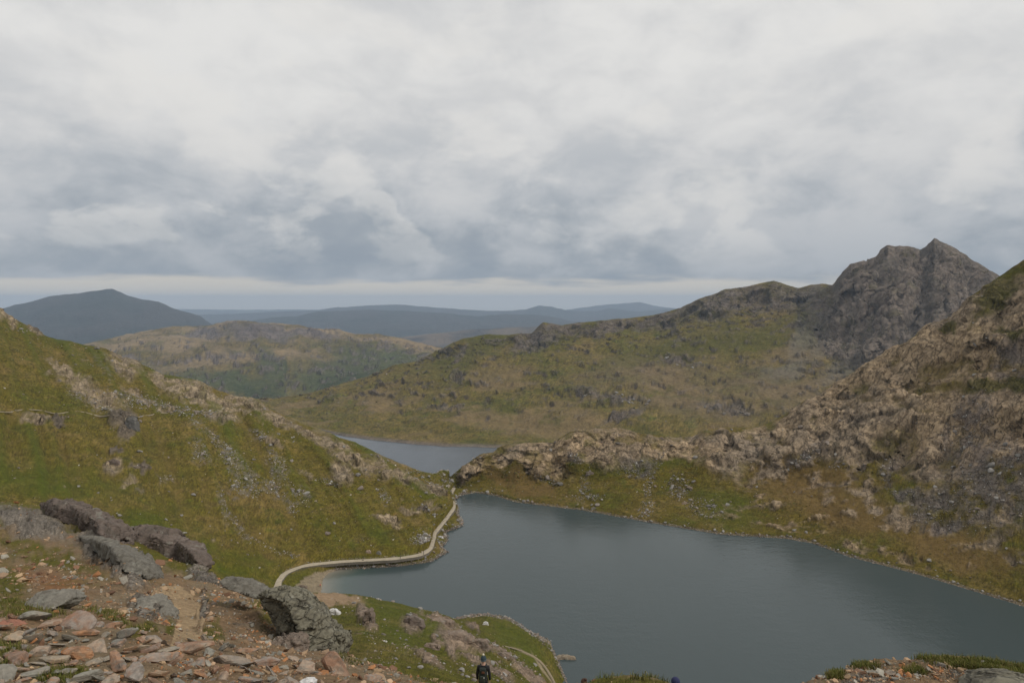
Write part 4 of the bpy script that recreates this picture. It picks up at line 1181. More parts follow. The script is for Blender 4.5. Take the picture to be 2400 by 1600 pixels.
onhill = (L.px2 > 0) & (L.py2 < 1330)
spread(L, left_hill, (scL + .08) * onhill, 130, 8, 19, 31, 4.2, 6.8)
spread(L, left_hill, ((L.c > 830) & (L.c < 1072)) * 1.0, 40, 7, 14, 32, 1.05, 1.7)
onr = (Rt.px2 < 2395)
spread(Rt, right_hill, (scR + .06) * onr, 130, 8, 19, 33, 2.1, 4.8)
spread(Rt, right_hill, onr * 1.0, 40, 7, 13, 34, 1.05, 2.0)
spread(Pn, shore_hill, ((Pn.px2 > 820) & (Pn.px2 < 1320) & (Pn.py2 < 1600)) * 1.0, 46, 9, 26, 35, 1.0, 3.2)
spread(Pn, shore_hill, ((Pn.px2 > 1060) & (Pn.px2 < 1330)) * 1.0, 50, 7, 16, 36, 4.6, 5.2)
spread(Mt, far_mountain, Mt.blobs([(1440, 935, 80, 11, 5), (1605, 850, 60, 8, 10), (1700, 960, 60, 12, 5)], Mt.px2, Mt.py2, .5) + 1e-6, 30, 8, 14, 37, 2.1, 4.0)

# ================================================================== PATHS
def ribbon(name, S, pts, width, mat, label, rise=.25, skirt=1.2, rmin=0, rmax=7.0, level=None, step=2.0, edge=None, rag=.45):
    """a path with real edges, lying on sheet S"""
    P = np.array(pts, float)
    seg = np.concatenate([[0], np.cumsum(np.linalg.norm(np.diff(P[:, :2], axis=0), axis=1))])
    t = np.arange(0, seg[-1], step)
    C = np.stack([np.interp(t, seg, P[:, k]) for k in range(3)], -1)
    for _ in range(2):
        C[1:-1] = (C[:-2] + 2 * C[1:-1] + C[2:]) / 4
    T = np.gradient(C, axis=0)
    W = np.stack([T[:, 1], -T[:, 0]], -1)
    W /= np.maximum(np.linalg.norm(W, axis=1, keepdims=True), 1e-6)
    lo, hi = P.min(0) - 6, P.max(0) + 6
    ok = np.nonzero((S.row >= rmin) & (S.row <= rmax) & (S.V[:, 0] > lo[0]) & (S.V[:, 0] < hi[0]) & (S.V[:, 1] > lo[1]) & (S.V[:, 1] < hi[1]))[0]
    SV = S.V[ok]
    wob = 1 + rag * fbm(np.stack([t / 6, t * 0, t * 0 + 3], -1), 4, .6)
    rows = []
    for k in range(len(C)):
        line = []
        for f in (-1.12, -1, -.5, 0, .5, 1, 1.12):
            xy = C[k, :2] + W[k] * width * .5 * f * wob[k]
            line.append(xy)
        zc = C[k, 2]
        if level is None:
            near = [SV[np.argmin(((SV[:, :2] - xy) ** 2).sum(1)), 2] for xy in (line[1], line[3], line[5])]
            zc = max(near)
        rows.append([(*xy, zc + rise - (skirt if j in (0, 6) else .05 * abs(j - 3))) for j, xy in enumerate(line)])
    V = np.array(rows).reshape(-1, 3)
    if level is None:                                   # no sudden steps along the way
        z = V[:, 2].reshape(len(C), 7)
        for _ in range(3):
            z[1:-1] = (z[:-2] + z[1:-1] + z[2:]) / 3
        V[:, 2] = z.ravel()
    V[:, 2] += .05 * fbm(V / .9, 3)
    me = mesh_np(name, V, grid_faces(len(C), 7), smooth=False)
    me.materials.append(mat)
    me.materials.append(edge or M_EDGE)
    mi = np.tile(np.array([1, 0, 0, 0, 0, 1], np.int32), len(C) - 1)
    me.polygons.foreach_set('material_index', mi)
    return tag(link(bpy.data.objects.new(name, me)), label, 'path', kind='structure')


M_EDGE = plain('path_edge_stones', (.13, .112, .085), .95, 1.6, .6)
M_TRACK = plain('trodden_gravel', (.36, .305, .22), .95, .8, .45)
M_FAINT = plain('worn_footpath', (.27, .225, .15), .95, 1.0, .4)
tr = np.array([pt_z(q[1], q[2], q[3][1]) for q in TRACK])
tr = np.concatenate([[pt_z(648, 1385, 5.0)], tr])
ribbon('lakeside_path', L, tr, 3.0, M_TRACK, 'pale gravel track curving round the lake shore', rise=.3, skirt=1.3, rmin=1.0, rmax=4.2, level=True)
hp = [(-30, 966), (0, 964), (35, 960), (96, 960), (160, 964), (204, 966), (239, 976), (287, 979), (332, 974), (373, 966), (424, 960), (463, 961), (488, 966), (517, 969), (526, 953), (558, 948)]
ribbon('hillside_path', L, [L.at(x, y, 4, 7)[0] for x, y in hp], 1.0, M_FAINT, 'thin pale footpath crossing high on the green hillside', rise=.05, skirt=.5, edge=M_FAINT, rag=1.1, rmin=4, rmax=7.2)
sp = [(1180, 1512), (1215, 1521), (1250, 1536), (1270, 1553), (1285, 1574), (1300, 1600), (1310, 1630)]
ribbon('spur_path', Pn, [Pn.at(x, y, 1, 5)[0] for x, y in sp], .8, plain('bare_earth', (.25, .20, .13), .95, 2.0, .3), 'narrow earth footpath slanting across the grassy spur', rise=.08, skirt=.3, edge=M_FAINT, rmin=1, rmax=5)


# ================================================================== NOTABLE BOULDERS AND OUTCROPS
def hull_rock(name, chunks, voxel, amp, size, mat, label, cat='boulder', thick=2.0, aniso=(1, 1, 1), group=None, seed=0, drop=.43, joints=.5):
    """a boulder blocked out from its surveyed corners, then weathered; chunks of (px, py, Y[, thickness])"""
    bm = bmesh.new()
    for ch in chunks:
        new = []
        for q in ch:
            th = q[3] if len(q) > 3 else thick
            a = pt_y(q[0], q[1], q[2])
            b = a.copy()
            b[1] += th
            b[2] -= th * drop
            new += [bm.verts.new(a), bm.verts.new(b)]
        bmesh.ops.convex_hull(bm, input=new)
    loose = [v for v in bm.verts if not v.link_faces]
    bmesh.ops.delete(bm, geom=loose, context='VERTS')
    me = bpy.data.meshes.new(name)
    bm.to_mesh(me)
    bm.free()
    tmp = link(bpy.data.objects.new('tmp', me))
    md = tmp.modifiers.new('r', 'REMESH')
    md.mode = 'VOXEL'
    md.voxel_size = voxel
    dg = bpy.context.evaluated_depsgraph_get()
    ev = bpy.data.meshes.new_from_object(tmp.evaluated_get(dg))
    bpy.data.objects.remove(tmp)
    bpy.data.meshes.remove(me)
    V = np.zeros(len(ev.vertices) * 3, np.float32)
    ev.vertices.foreach_get('co', V)
    Nn = np.zeros(len(ev.vertices) * 3, np.float32)
    ev.vertex_normals.foreach_get('vector', Nn)
    V, Nn = V.reshape(-1, 3).astype(float), Nn.reshape(-1, 3)
    q = V / size * np.array(aniso) + seed
    q = q + .2 * np.stack([fbm(q * .9 + 3 * k, 3) for k in range(3)], -1)
    ea, ca, ta = worley(q * .45 + seed)
    eb, cb, tb = worley(q * 1.3 + seed + 3)
    n2 = fbm(q * np.array((.6, .6, 2.6)) + 9, 3, .6)
    hgt = amp * (1.25 * ta + .6 * tb - joints * (1 - sstep(ea, 0, .05)) - .7 * joints * (1 - sstep(np.abs(n2), 0, .05)) - .35 * joints * (1 - sstep(eb, 0, .09)) + .10 * fbm(q * 3, 3, .6) - .05)
    V += Nn * hgt[:, None]
    org = V.mean(0)
    org[2] = V[:, 2].min()
    ev.vertices.foreach_set('co', (V - org).astype(np.float32).ravel())
    ev.polygons.foreach_set('use_smooth', np.ones(len(ev.polygons), bool))
    ev.materials.clear()
    ev.materials.append(mat)
    ev.update()
    ev.name = name
    o = link(bpy.data.objects.new(name, ev))
    o.location = org
    return tag(o, label, cat, group)


M_GREEN_ROCK = rock_mat('lichen_grey_rock', .28, [(0, (.165, .152, .11)), (.4, (.195, .178, .13)), (.7, (.135, .123, .092)), (1, (.175, .162, .12))], (1.4, 1.3), .5)
M_GREY_ROCK = rock_mat('blue_grey_rock', .22, [(0, (.172, .158, .13)), (.5, (.205, .188, .155)), (1, (.14, .128, .105))], (.3, 1.3), .5)
M_BROWN_ROCK = rock_mat('brown_jointed_rock', .3, [(0, (.16, .125, .095)), (.5, (.20, .155, .12)), (1, (.12, .095, .075))], (.6, 1.2), .5)
M_PURPLE_ROCK = rock_mat('purplish_rock', .6, [(0, (.15, .112, .09)), (.5, (.19, .148, .12)), (1, (.105, .082, .068))], (.4, .5), .6)
M_QUARTZ = rock_mat('white_quartz', .12, [(0, (.70, .69, .67)), (.5, (.62, .60, .58)), (1, (.75, .74, .72))], (.3, 3.0), .4)
M_RUST = rock_mat('rust_slab', .12, [(0, (.34, .19, .10)), (.5, (.38, .25, .15)), (1, (.27, .15, .08))], (0, 1), .4)
M_RED = rock_mat('red_stone', .12, [(0, (.27, .115, .075)), (.5, (.31, .15, .10)), (1, (.22, .09, .06))], (.2, 2.0), .4)

hull_rock('boulder', [[(603, 1393, 36.2), (634, 1379, 36.2), (674, 1375, 36.0), (697, 1384, 35.6), (715, 1402, 35.2), (700, 1420, 34.6), (672, 1412, 34.7), (640, 1403, 35.3)],
                      [(672, 1408, 34.8), (697, 1384, 35.6), (715, 1402, 35.2), (733, 1430, 34.8), (748, 1448, 34.5), (735, 1475, 33.8), (694, 1478, 33.8), (688, 1455, 34.0)],
                      [(690, 1460, 34.0), (735, 1440, 34.8), (757, 1468, 34.6), (778, 1484, 34.4), (780, 1530, 33.6), (745, 1545, 33.2), (708, 1532, 33.2), (700, 1505, 33.4)],
                      [(757, 1478, 34.9), (778, 1478, 34.9), (800, 1482, 34.9), (804, 1506, 34.6), (793, 1526, 34.2), (787, 1556, 33.9), (760, 1545, 33.8)],
                      [(606, 1397, 36.9), (668, 1402, 36.2), (690, 1450, 35.5), (700, 1520, 34.5), (655, 1490, 35.5), (622, 1436, 36.4)]],
          .07, .20, .8, M_GREEN_ROCK, 'huge cracked grey green boulder leaning over its own shadow', thick=2.6, aniso=(.8, .8, 1.3), joints=.75)
hull_rock('boulder', [[(513, 1362, 39.5), (531, 1348, 40), (566, 1356, 40), (594, 1369, 39.6), (617, 1385, 39), (602, 1399, 38.6), (560, 1391, 38.6), (524, 1378, 39)]], .07, .13, .6, M_GREY_ROCK,
          'flat blue grey slab perched against the huge cracked boulder', thick=1.8, aniso=(.7, .7, 2.2), seed=4)
hull_rock('boulder', [[(628, 1512, 31.5), (650, 1492, 31.8), (688, 1488, 31.9), (704, 1500, 31.7), (707, 1552, 31.0), (660, 1556, 30.8), (632, 1542, 31.0)]], .06, .14, .5, M_BROWN_ROCK,
          'brown upright jointed rock stump at the foot of the huge boulder', thick=1.6, aniso=(1.6, 1.6, .5), seed=8)
hull_rock('boulder', [[(46, 1425, 18.9), (62, 1406, 19.1), (88, 1387, 19.3), (124, 1379, 19.4), (154, 1384, 19.3), (167, 1399, 19.0), (146, 1416, 18.7), (98, 1436, 18.5), (60, 1438, 18.5)]], .035, .05, .3, M_GREY_ROCK,
          'long grey slab tilted up alone on the earth above the rubble', thick=.8, aniso=(.7, .7, 2.2), seed=12)
hull_rock('boulder', [[(-30, 1470, 14.8), (0, 1452, 15), (22, 1462, 15), (42, 1484, 14.8), (58, 1505, 14.5), (40, 1516, 14.3), (-30, 1516, 14.3)]], .03, .04, .3, M_RED,
          'dark red angular rock cut by the edge of the picture', thick=.6, seed=15)
hull_rock('boulder', [[(2146, 1556, 13.4), (2160, 1549, 13.5), (2190, 1545, 13.6), (2232, 1552, 13.5), (2222, 1556, 13.3), (2180, 1561, 13.2), (2158, 1561, 13.2)]], .016, .012, .2, M_RUST,
          'flat rust orange slab lying on the grassy brow', thick=.35, seed=17, joints=.2)
hull_rock('boulder', [[(2306, 1596, 11.4), (2330, 1583, 11.6), (2365, 1576, 11.7), (2430, 1580, 11.6), (2440, 1640, 11.0), (2300, 1640, 11.0)]], .03, .03, .35, M_GREEN_ROCK,
          'smooth rounded grey boulder low on the grassy brow', thick=.7, seed=19, joints=.2)
hull_rock('boulder', [[(1990, 1600, 12.2), (2020, 1584, 12.4), (2062, 1580, 12.5), (2090, 1592, 12.4), (2100, 1650, 11.8), (1985, 1650, 11.8)]], .03, .035, .3, M_GREEN_ROCK,
          'dark weathered rock below the rust slab at the frame edge', thick=.6, seed=20)
hull_rock('boulder', [[(700, 1596, 11.9), (714, 1589, 12.0), (730, 1588, 12.0), (737, 1596, 11.9), (732, 1612, 11.8), (703, 1612, 11.8)]], .014, .012, .12, M_QUARTZ,
          'white quartz stone among the rusty rubble', thick=.22, seed=23)
hull_rock('boulder', [[(862, 1590, 13.6), (876, 1580, 13.8), (892, 1583, 13.8), (902, 1600, 13.6), (884, 1620, 13.4), (860, 1620, 13.4)]], .016, .014, .15, M_RUST,
          'rounded orange brown stone at the right end of the rubble', thick=.3, seed=24)


def spot(S, px, py, w, h, d, rmin, rmax, sink=.25):
    """corner list for a small rock at a pixel: width and height in pixels, depth in metres"""
    v, _ = S.at(px, py, rmin, rmax)
    Y = v[1]
    return [[(px - w * .5, py + h * .1, Y, d), (px - w * .34, py - h * .42, Y + d * .1, d), (px + w * .08, py - h * .55, Y + d * .15, d), (px + w * .42, py - h * .3, Y, d), (px + w * .5, py + h * .2, Y - d * .1, d),
             (px + w * .3, py + h * (.5 + sink), Y - d * .2, d), (px - w * .36, py + h * (.45 + sink), Y - d * .2, d)]]


def small_rock(S, px, py, w, h, d, mat, label, rmin, rmax, amp=.12, size=1.0, seed=0, cat='boulder'):
    Y = S.at(px, py, rmin, rmax)[0][1]
    vox = max(w, h) * Y / FPX / 22
    return hull_rock('boulder', spot(S, px, py, w, h, d, rmin, rmax), vox, amp, size, mat, label, cat, seed=seed)


small_rock(Pn, 780, 1440, 33, 24, 2.0, M_QUARTZ, 'bright white quartz boulder beside the huge cracked boulder', 1.5, 3.2, .25, 1.2, 31)
small_rock(Pn, 966, 1462, 52, 34, 3.5, M_PURPLE_ROCK, 'rounded brown outcrop alone on the green spur', 1.5, 3.2, .35, 1.6, 32)
M_SPUR_ROCK = rock_mat('spur_outcrop_rock', .5, [(0, (.22, .165, .125)), (.5, (.27, .205, .155)), (1, (.17, .13, .10))], (.5, .7), .5)
for x_, y_, w_, h_, d_, lb in ((1070, 1496, 78, 30, 5.0, 'widest brown outcrop in the middle of the green spur'), (1120, 1510, 52, 24, 4.0, 'brown outcrop adjoining the widest one towards the water'), (862, 1452, 24, 46, 3.0, 'narrow upright brown crag nearest the white quartz boulder'),
                               (1030, 1458, 56, 16, 4.0, 'low pinkish outcrop on the skyline of the spur against the lake'), (1010, 1516, 44, 18, 3.0, 'small brown outcrop lower down the spur behind the hiker'), (1175, 1536, 46, 14, 3.0, 'flat stony outcrop where the earth footpath begins')):
    small_rock(Pn, x_, y_, w_, h_, d_, M_SPUR_ROCK, lb, 1.2, 3.4, .4, 1.5, int(x_), 'outcrop').name = 'outcrop'
small_rock(Pn, 1138, 1462, 14, 12, 1.2, M_QUARTZ, 'pale rock on the green nose of the spur', 3.2, 5.0, .1, 1.0, 33)
small_rock(Pn, 1326, 1543, 52, 15, 3.5, rock_mat('tan_shore_rock', .5, [(0, (.27, .215, .15)), (1, (.22, .175, .125))], (.3, .8), .4), 'flat tan rock running out into the water', 4.2, 5.4, .3, 1.6, 34)
small_rock(L, 863, 1297, 15, 17, 2.0, rock_mat('pink_boulder', .5, [(0, (.36, .27, .20)), (1, (.30, .22, .165))], (.2, 1), .3), 'pinkish block standing on grass above the lakeside track', 3.5, 5.5, .2, 1.5, 35)
small_rock(L, 887, 1298, 13, 14, 1.8, M_GREY_ROCK, 'blue grey boulder right beside the pinkish block', 3.5, 5.5, .2, 1.5, 36)
small_rock(L, 1031, 1259, 15, 9, 2.0, M_QUARTZ, 'white topped boulder between the track and the water', 1.0, 2.2, .2, 1.5, 37)
small_rock(L, 1028, 1269, 11, 8, 1.5, M_GREY_ROCK, 'grey boulder touching the white topped one by the water', 1.0, 2.2, .2, 1.5, 38)
small_rock(L, 708, 1378, 22, 15, 2.2, M_BROWN_ROCK, 'dark split rock at the back of the sandy beach', 1.05, 2.0, .3, 1.2, 39)
small_rock(L, 330, 1098, 44, 16, 4.0, M_BROWN_ROCK, 'dark wide overhanging rock low on the green hillside', 4.0, 6.0, .5, 2.0, 40)
small_rock(L, 264, 1090, 30, 30, 4.0, M_PURPLE_ROCK, 'purplish crag beside the dark overhanging rock', 4.0, 6.0, .5, 2.4, 41)
small_rock(L, 304, 1000, 30, 50, 5.0, rock_mat('dark_crag', 1.0, [(0, (.12, .115, .105)), (1, (.16, .15, .135))], (.4, .4), .5), 'tall dark crag just below the hillside footpath', 4.0, 7.0, .6, 2.6, 42)
small_rock(Rt, 1383, 1113, 24, 18, 3.0, M_BROWN_ROCK, 'single dark boulder on the grass under the rounded crag', 2.0, 4.0, .3, 1.8, 43)
small_rock(Rt, 1391, 1194, 15, 12, 2.2, M_GREY_ROCK, 'grey boulder standing at the far waterline', 1.0, 2.2, .2, 1.4, 44)
small_rock(Rt, 1551, 1029, 14, 10, 2.5, M_BROWN_ROCK, 'small dark block perched on the crest between two crags', 4.0, 5.0, .3, 1.6, 45)
small_rock(Rt, 1606, 1182, 17, 12, 2.2, rock_mat('tan_boulder', .5, [(0, (.34, .25, .175)), (1, (.29, .21, .15))], (.2, 1), .3), 'tan boulder in the grass below the stone run', 2.0, 3.4, .2, 1.4, 46)
def crag(top, bottom, voxel, amp, size, mat, label, thick, seed, aniso=(1.5, 1.5, .5), back=2.5):
    """outcrop with a steep face: its foot on the near ground, its top edge a little behind"""
    ys = [Fg.at(x, y, 4, 7.0)[0][1] for x, y in bottom]
    n = len(bottom)
    chunks = []
    for k in range(n - 1):
        cor = []
        for j in (k, k + 1):
            Y = ys[j]
            cor += [(bottom[j][0], bottom[j][1] + 6, Y - .4, thick), (top[j][0], top[j][1], Y + back, thick), ((top[j][0] + bottom[j][0]) / 2, lerp(top[j][1], bottom[j][1], .35), Y + back * .3, thick)]
        chunks.append(cor)
    return hull_rock('outcrop', chunks, voxel, amp, size, mat, label, 'outcrop', aniso=aniso, seed=seed, joints=.7, drop=.34)


crag([(88, 1178), (125, 1168), (158, 1176), (192, 1198), (232, 1222), (264, 1240)], [(96, 1196), (128, 1212), (168, 1232), (200, 1246), (236, 1262), (272, 1270)], .2, .42, 2.2, M_PURPLE_ROCK, 'long brown craggy outcrop with a steep grooved face', 4, 51)
crag([(292, 1236), (335, 1230), (376, 1244), (412, 1264), (446, 1290)], [(318, 1270), (350, 1284), (386, 1300), (420, 1318), (464, 1324)], .2, .38, 2.2, M_PURPLE_ROCK, 'low purplish outcrop ending in a dark blunt nose', 4, 52)
crag([(184, 1256), (215, 1260), (262, 1278), (320, 1302), (336, 1330)], [(196, 1272), (232, 1300), (280, 1330), (322, 1350), (352, 1354)], .15, .24, 1.3, M_GREY_ROCK, 'pale grey rib of bare rock above the gravel path', 2, 53, (.8, .8, 1.8), 4.0)
hull_rock('outcrop', [[(314, 1402, 33), (340, 1396, 33.2), (362, 1408, 33), (372, 1450, 31.6), (384, 1462, 31), (340, 1474, 30.4), (310, 1450, 31)]], .09, .16, .6, M_GREY_ROCK,
          'grey lumpy rock knob on the inner side of the path', 'outcrop', thick=1.8, seed=55)
rng = np.random.default_rng(61)
for k, (x, y, w_) in enumerate([(484, 1428, 26), (487, 1442, 30), (489, 1456, 26), (490, 1470, 30), (488, 1484, 24), (494, 1497, 28), (500, 1470, 18), (478, 1412, 20), (470, 1400, 18)]):
    v, n_ = Fg.at(x, y, 4, 7)
    lay('kerb_stone', SLABS[k * 2 % 18], v, n_, w_ * v[1] / FPX, rng, near_ground, .15, .15)


# ================================================================== GRASS TUFTS
def grass(name, parent, S, w, n, blades, hgt, seed, mat):
    rng = np.random.default_rng(seed)
    i, p = pick(S, w, n, rng)
    base = np.repeat(p, blades, 0) + rng.normal(0, 1, (n * blades, 3)) * np.array((.09, .09, 0)) * hgt * 4
    m = len(base)
    az, lean, ht = rng.uniform(0, 6.28, m), rng.uniform(.1, .8, m), rng.uniform(.5, 1.3, m) * hgt
    side = np.stack([-np.sin(az), np.cos(az), az * 0], -1) * (ht * .045)[:, None]
    out = np.stack([np.cos(az), np.sin(az), az * 0], -1)
    base[:, 2] -= ht * .15
    mid = base + out * (ht * lean * .25)[:, None] + np.array((0, 0, 1)) * (ht * .6)[:, None]
    tip = base + out * (ht * lean * .8)[:, None] + np.array((0, 0, 1)) * (ht * (1.05 - .3 * lean))[:, None]
    V = np.stack([base - side, base + side, mid + side * .7, mid - side * .7, tip], 1).reshape(-1, 3)
    k = np.arange(m)[:, None] * 5
    F = np.concatenate([k + np.array([0, 1, 2]), k + np.array([0, 2, 3]), k + np.array([3, 2, 4])])
    pal = np.array([(.10, .115, .02), (.13, .12, .03), (.08, .10, .018), (.19, .16, .06), (.145, .135, .035)])
    tuft = np.repeat(rng.integers(0, 5, n), blades)
    c = pal[np.where(rng.random(m) < .7, tuft, rng.integers(0, 5, m))] * rng.uniform(.7, 1.3, (m, 1))
    me = mesh_np(name, V, F, np.repeat(c, 5, 0), smooth=True)
    me.materials.append(mat)
    o = link(bpy.data.objects.new(name, me), parent)
    o['kind'] = 'stuff'
    return o


M_BLADE = vcol_mat('grass_blade', .2)
S = Fg
g1 = S.blobs([(10, 1535, 50, 30), (150, 1585, 60, 18), (2290, 1560, 120, 12, 6), (2380, 1578, 60, 14, 10), (2030, 1562, 30, 6), (1478, 1604, 80, 14), (1960, 1585, 20, 8), (2145, 1575, 26, 6), (820, 1545, 30, 12, 20)], S.px2, S.py2, .4) * (S.row < 4.6) * (S.row > 2)
grass('near_grass', near_ground, S, g1 + 1e-9, 1300, 16, .13, 71, M_BLADE)
g2 = S.blobs([(100, 1300, 150, 20, 20), (20, 1385, 40, 50, 0), (60, 1435, 100, 14, 5), (400, 1315, 100, 20, 20), (330, 1482, 40, 12), (620, 1430, 40, 20, 40), (500, 1480, 24, 18, 30), (250, 1440, 60, 12, 20), (820, 1525, 30, 22, 30), (1000, 1588, 60, 14, 20)], S.px2, S.py2, .4) * (S.row > 3.8) * (S.row < 7)
grass('slope_grass', near_ground, S, g2 + 1e-9, 1500, 10, .15, 72, M_BLADE)

# ================================================================== PEOPLE
def skin_mesh(name, nodes, edges, sub=1, root=0):
    """grow one continuous surface over a skeleton of (x, y, z, radius) joints"""
    me = bpy.data.meshes.new(name)
    me.from_pydata([n[:3] for n in nodes], edges, [])
    o = link(bpy.data.objects.new('tmp', me))
    md = o.modifiers.new('s', 'SKIN')
    md.use_smooth_shade = True
    for i, n in enumerate(nodes):
        sv = me.skin_vertices[0].data[i]
        sv.radius = (n[3], n[4] if len(n) > 4 else n[3])
        sv.use_root = i == root
    ss = o.modifiers.new('u', 'SUBSURF')
    ss.levels = ss.render_levels = sub
    ev = bpy.data.meshes.new_from_object(o.evaluated_get(bpy.context.evaluated_depsgraph_get()))
    bpy.data.objects.remove(o)
    bpy.data.meshes.remove(me)
    ev.name = name
    ev.polygons.foreach_set('use_smooth', np.ones(len(ev.polygons), bool))
    return ev


def ball(name, c, r, level=3, cut=None):
    bm = bmesh.new()
    bmesh.ops.create_icosphere(bm, subdivisions=level, radius=1)
    if cut is not None:
        bmesh.ops.bisect_plane(bm, geom=bm.verts[:] + bm.edges[:] + bm.faces[:], plane_co=(0, 0, cut), plane_no=(0, 0, -1), clear_outer=True)
    for v in bm.verts:
        v.co = Vector((v.co.x * r[0] + c[0], v.co.y * r[1] + c[1], v.co.z * r[2] + c[2]))
    me = bpy.data.meshes.new(name)
    bm.to_mesh(me)
    bm.free()
    me.polygons.foreach_set('use_smooth', np.ones(len(me.polygons), bool))
    return me


def round_box(name, c, d, bev, taper=.85):
    bm = bmesh.new()
    bmesh.ops.create_cube(bm, size=1)
    for v in bm.verts:
        k = taper if v.co.z > 0 else 1
        v.co = Vector((v.co.x * d[0] * k + c[0], v.co.y * d[1] * k + c[1], v.co.z * d[2] + c[2]))
    bmesh.ops.bevel(bm, geom=bm.edges[:], offset=bev, segments=3, affect='EDGES', profile=.6)
    me = bpy.data.meshes.new(name)
    bm.to_mesh(me)
    bm.free()
    me.polygons.foreach_set('use_smooth', np.ones(len(me.polygons), bool))
    return me


CLOTH = {}


def cloth(col):
    if col not in CLOTH:
        CLOTH[col] = plain('cloth_%d' % len(CLOTH), col, .85, 30.0, .2)
    return CLOTH[col]


M_SKIN = plain('skin', (.50, .31, .23), .6)


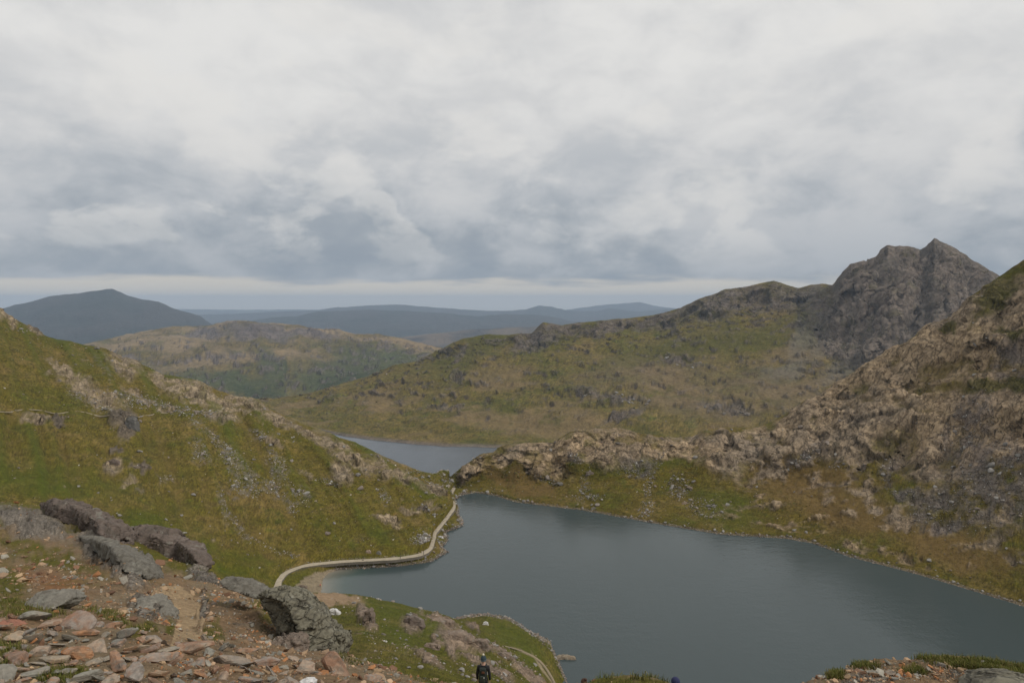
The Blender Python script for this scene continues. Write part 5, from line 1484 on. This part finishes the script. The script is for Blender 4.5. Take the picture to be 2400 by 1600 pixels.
def person(base, yaw, label, jacket, trousers, hat=None, hair=(.05, .03, .018), pompom=None, pack=None, stride=.06, cap=False, group=None, scale=(1, 1, 1), longhair=False):
    root = link(bpy.data.objects.new('person', None))
    root.location = base
    root.rotation_euler = (0, 0, yaw)
    root.scale = scale
    tag(root, label, 'person', group)

    def part(name, me, mat, parent=root):
        me.materials.append(mat)
        return link(bpy.data.objects.new(name, me), parent)
    s = stride
    nodes = [(0, 0, .96, .125, .10), (0, 0, 1.14, .12, .09), (0, .005, 1.34, .15, .10), (0, .0, 1.47, .06), (0, .012, 1.56, .062), (0, .02, 1.63, .083, .092), (0, .015, 1.705, .07, .08), (0, .105, 1.60, .018), (0, .128, 1.605, .012)]
    edges = [(0, 1), (1, 2), (2, 3), (3, 4), (4, 5), (5, 6), (5, 7), (7, 8)]
    for sx in (-1, 1):
        b = len(nodes)
        nodes += [(.09 * sx, 0, .90, .085), (.10 * sx, .03 + s * sx, .50, .055), (.10 * sx, -.02 + s * sx * 1.6, .10, .04), (.115 * sx, .13 + s * sx * 1.6, .045, .036)]
        edges += [(0, b), (b, b + 1), (b + 1, b + 2), (b + 2, b + 3)]
        b = len(nodes)
        nodes += [(.185 * sx, 0, 1.40, .058), (.245 * sx, -.02, 1.13, .043), (.25 * sx, .05, .89, .03), (.25 * sx, .065, .82, .034, .018)]
        edges += [(2, b), (b, b + 1), (b + 1, b + 2), (b + 2, b + 3)]
        for k, (dy, ln) in enumerate(((-.026, .075), (-.009, .088), (.009, .084), (.026, .066))):
            f = len(nodes)
            nodes += [(.25 * sx, .065 + dy, .785, .009), (.243 * sx, .07 + dy, .785 - ln * .55, .008), (.232 * sx, .075 + dy, .785 - ln, .007)]
            edges += [(b + 3, f), (f, f + 1), (f + 1, f + 2)]
        f = len(nodes)
        nodes += [(.243 * sx, .105, .82, .010), (.236 * sx, .118, .785, .008)]
        edges += [(b + 3, f), (f, f + 1)]
    part('body', skin_mesh('body', nodes, edges), M_SKIN)
    jn = [(0, 0, .86, .175, .135), (0, 0, 1.0, .168, .13), (0, 0, 1.18, .16, .125), (0, .0, 1.36, .185, .13), (0, -.005, 1.47, .085)]
    je = [(0, 1), (1, 2), (2, 3), (3, 4)]
    for sx in (-1, 1):
        b = len(jn)
        jn += [(.20 * sx, 0, 1.40, .082), (.26 * sx, -.02, 1.13, .066), (.262 * sx, .045, .90, .052)]
        je += [(3, b), (b, b + 1), (b + 1, b + 2)]
    part('jacket', skin_mesh('jacket', jn, je), cloth(jacket))
    tn = [(0, 0, .93, .15, .12)]
    te = []
    for sx in (-1, 1):
        b = len(tn)
        tn += [(.092 * sx, 0, .86, .105), (.102 * sx, .03 + s * sx, .50, .078), (.102 * sx, -.02 + s * sx * 1.6, .13, .062)]
        te += [(0, b), (b, b + 1), (b + 1, b + 2)]
    part('trousers', skin_mesh('trousers', tn, te), cloth(trousers))
    for sx in (-1, 1):
        bn = [(.102 * sx, -.05 + s * sx * 1.6, .06, .055), (.11 * sx, .08 + s * sx * 1.6, .05, .05), (.118 * sx, .165 + s * sx * 1.6, .042, .04), (.102 * sx, -.025 + s * sx * 1.6, .15, .058)]
        part('boot', skin_mesh('boot', bn, [(0, 1), (1, 2), (0, 3)]), cloth((.05, .035, .025)))
    hr = part('hair', ball('hair', (0, .0, 1.655), (.098, .108, .112), 3, -.35), cloth(hair))
    if longhair:
        part('bun', ball('bun', (.03, -.06, 1.765), (.045, .045, .04), 2), cloth(hair), hr)
        part('ponytail', skin_mesh('ponytail', [(0, -.10, 1.64, .05), (0, -.13, 1.52, .045), (0, -.13, 1.40, .022)], [(0, 1), (1, 2)]), cloth(hair), hr)
    if hat:
        h = part('hat', ball('hat', (0, .008, 1.675), (.115, .125, .125), 3, -.25), cloth(hat))
        if pompom:
            part('pompom', ball('pompom', (0, -.005, 1.825), (.045, .045, .042), 2), cloth(pompom), h)
            part('hat_band', skin_mesh('hat_band', [(.117 * math.cos(a), .008 + .125 * math.sin(a), 1.645, .014, .026) for a in np.linspace(0, 6.283, 17)[:-1]], [(i, (i + 1) % 16) for i in range(16)]), cloth((.07, .10, .115)), h)
        if cap:
            part('brim', round_box('brim', (0, .155, 1.665), (.15, .12, .015), .006, 1.0), cloth(hat), h)
    if pack:
        p = part('backpack', round_box('backpack', (0, -.20, 1.20), (.32, .20, .50), .06), cloth(pack))
        part('pack_pocket', round_box('pack_pocket', (.0, -.31, 1.10), (.22, .06, .22), .025), cloth((.035, .045, .035)), p)
        part('pack_tag', round_box('pack_tag', (.075, -.335, 1.17), (.03, .012, .05), .004), cloth((.75, .75, .72)), p)
        part('pack_flap', round_box('pack_flap', (.03, -.285, 1.33), (.14, .04, .08), .015), cloth((.12, .05, .025)), p)
        for sx in (-1, 1):
            part('pack_strap', skin_mesh('pack_strap', [(.11 * sx, -.12, 1.46, .025, .012), (.12 * sx, .03, 1.49, .025, .012), (.13 * sx, .12, 1.38, .025, .012), (.13 * sx, .12, 1.2, .025, .012)], [(0, 1), (1, 2), (2, 3)]), cloth((.03, .03, .03)), p)
    return root


def ground_z(S, x, y, rmin, rmax):
    V = S.V[(S.row >= rmin) & (S.row <= rmax) & (np.abs(S.V[:, 0] - x) < 2) & (np.abs(S.V[:, 1] - y) < 2)]
    d = (V[:, 0] - x) ** 2 + (V[:, 1] - y) ** 2
    k = np.argsort(d)[:6]
    w = 1 / (d[k] + 1e-3)
    return float((V[k, 2] * w).sum() / w.sum())


def stand(px, top, tall, y0, y1):
    """where on the near ground a figure of this height shows its top at that pixel"""
    best = None
    for Y in np.arange(y0, y1, .15):
        q = pt_y(px, top, Y)
        g = ground_z(Fg, q[0], Y, 2.5, 6)
        e = abs(g + tall - q[2])
        if best is None or e < best[0]:
            best = (e, (q[0], Y, g - .02))
    return best[1]


person(stand(1133, 1529, 1.87, 19, 27), R(-6), 'hiker in black coat with dark backpack and bobble hat seen from behind', (.012, .012, .014), (.012, .013, .018), hat=(.025, .045, .055), pompom=(.62, .57, .45), pack=(.014, .02, .016), scale=(.84, .92, 1))
person(stand(1369, 1586, 1.80, 14, 24), R(14), 'walker with brown tied hair showing just above the lower frame edge', (.45, .50, .48), (.04, .05, .08), hair=(.06, .028, .015), longhair=True)
person(stand(1584, 1584, 1.80, 14, 24), R(30), 'walker in navy blue hat showing just above the lower frame edge', (.10, .11, .14), (.05, .05, .05), hat=(.018, .022, .075))


def far_person(S, px, py, rmin, rmax, label, jacket, trousers, yaw, dz=0.0):
    v, _ = S.at(px, py, rmin, rmax)
    person((v[0], v[1], v[2] + dz), yaw, label, jacket, trousers, hat=None)


far_person(L, 749, 1377, 1.0, 1.6, 'tiny figure in red standing on the beach', (.42, .05, .035), (.05, .04, .05), 1.2)
for (x, y, lb, c_) in ((938, 1309, 'tiny dark figure walking along the straight of the lakeside track', (.03, .03, .035)), (993, 1299, 'tiny dark figure on the bend of the lakeside track', (.05, .05, .055))):
    w_ = pt_z(x, y, 3.35)
    person(tuple(w_), 1.5, lb, c_, (.03, .03, .035), group='walkers on the lakeside track')
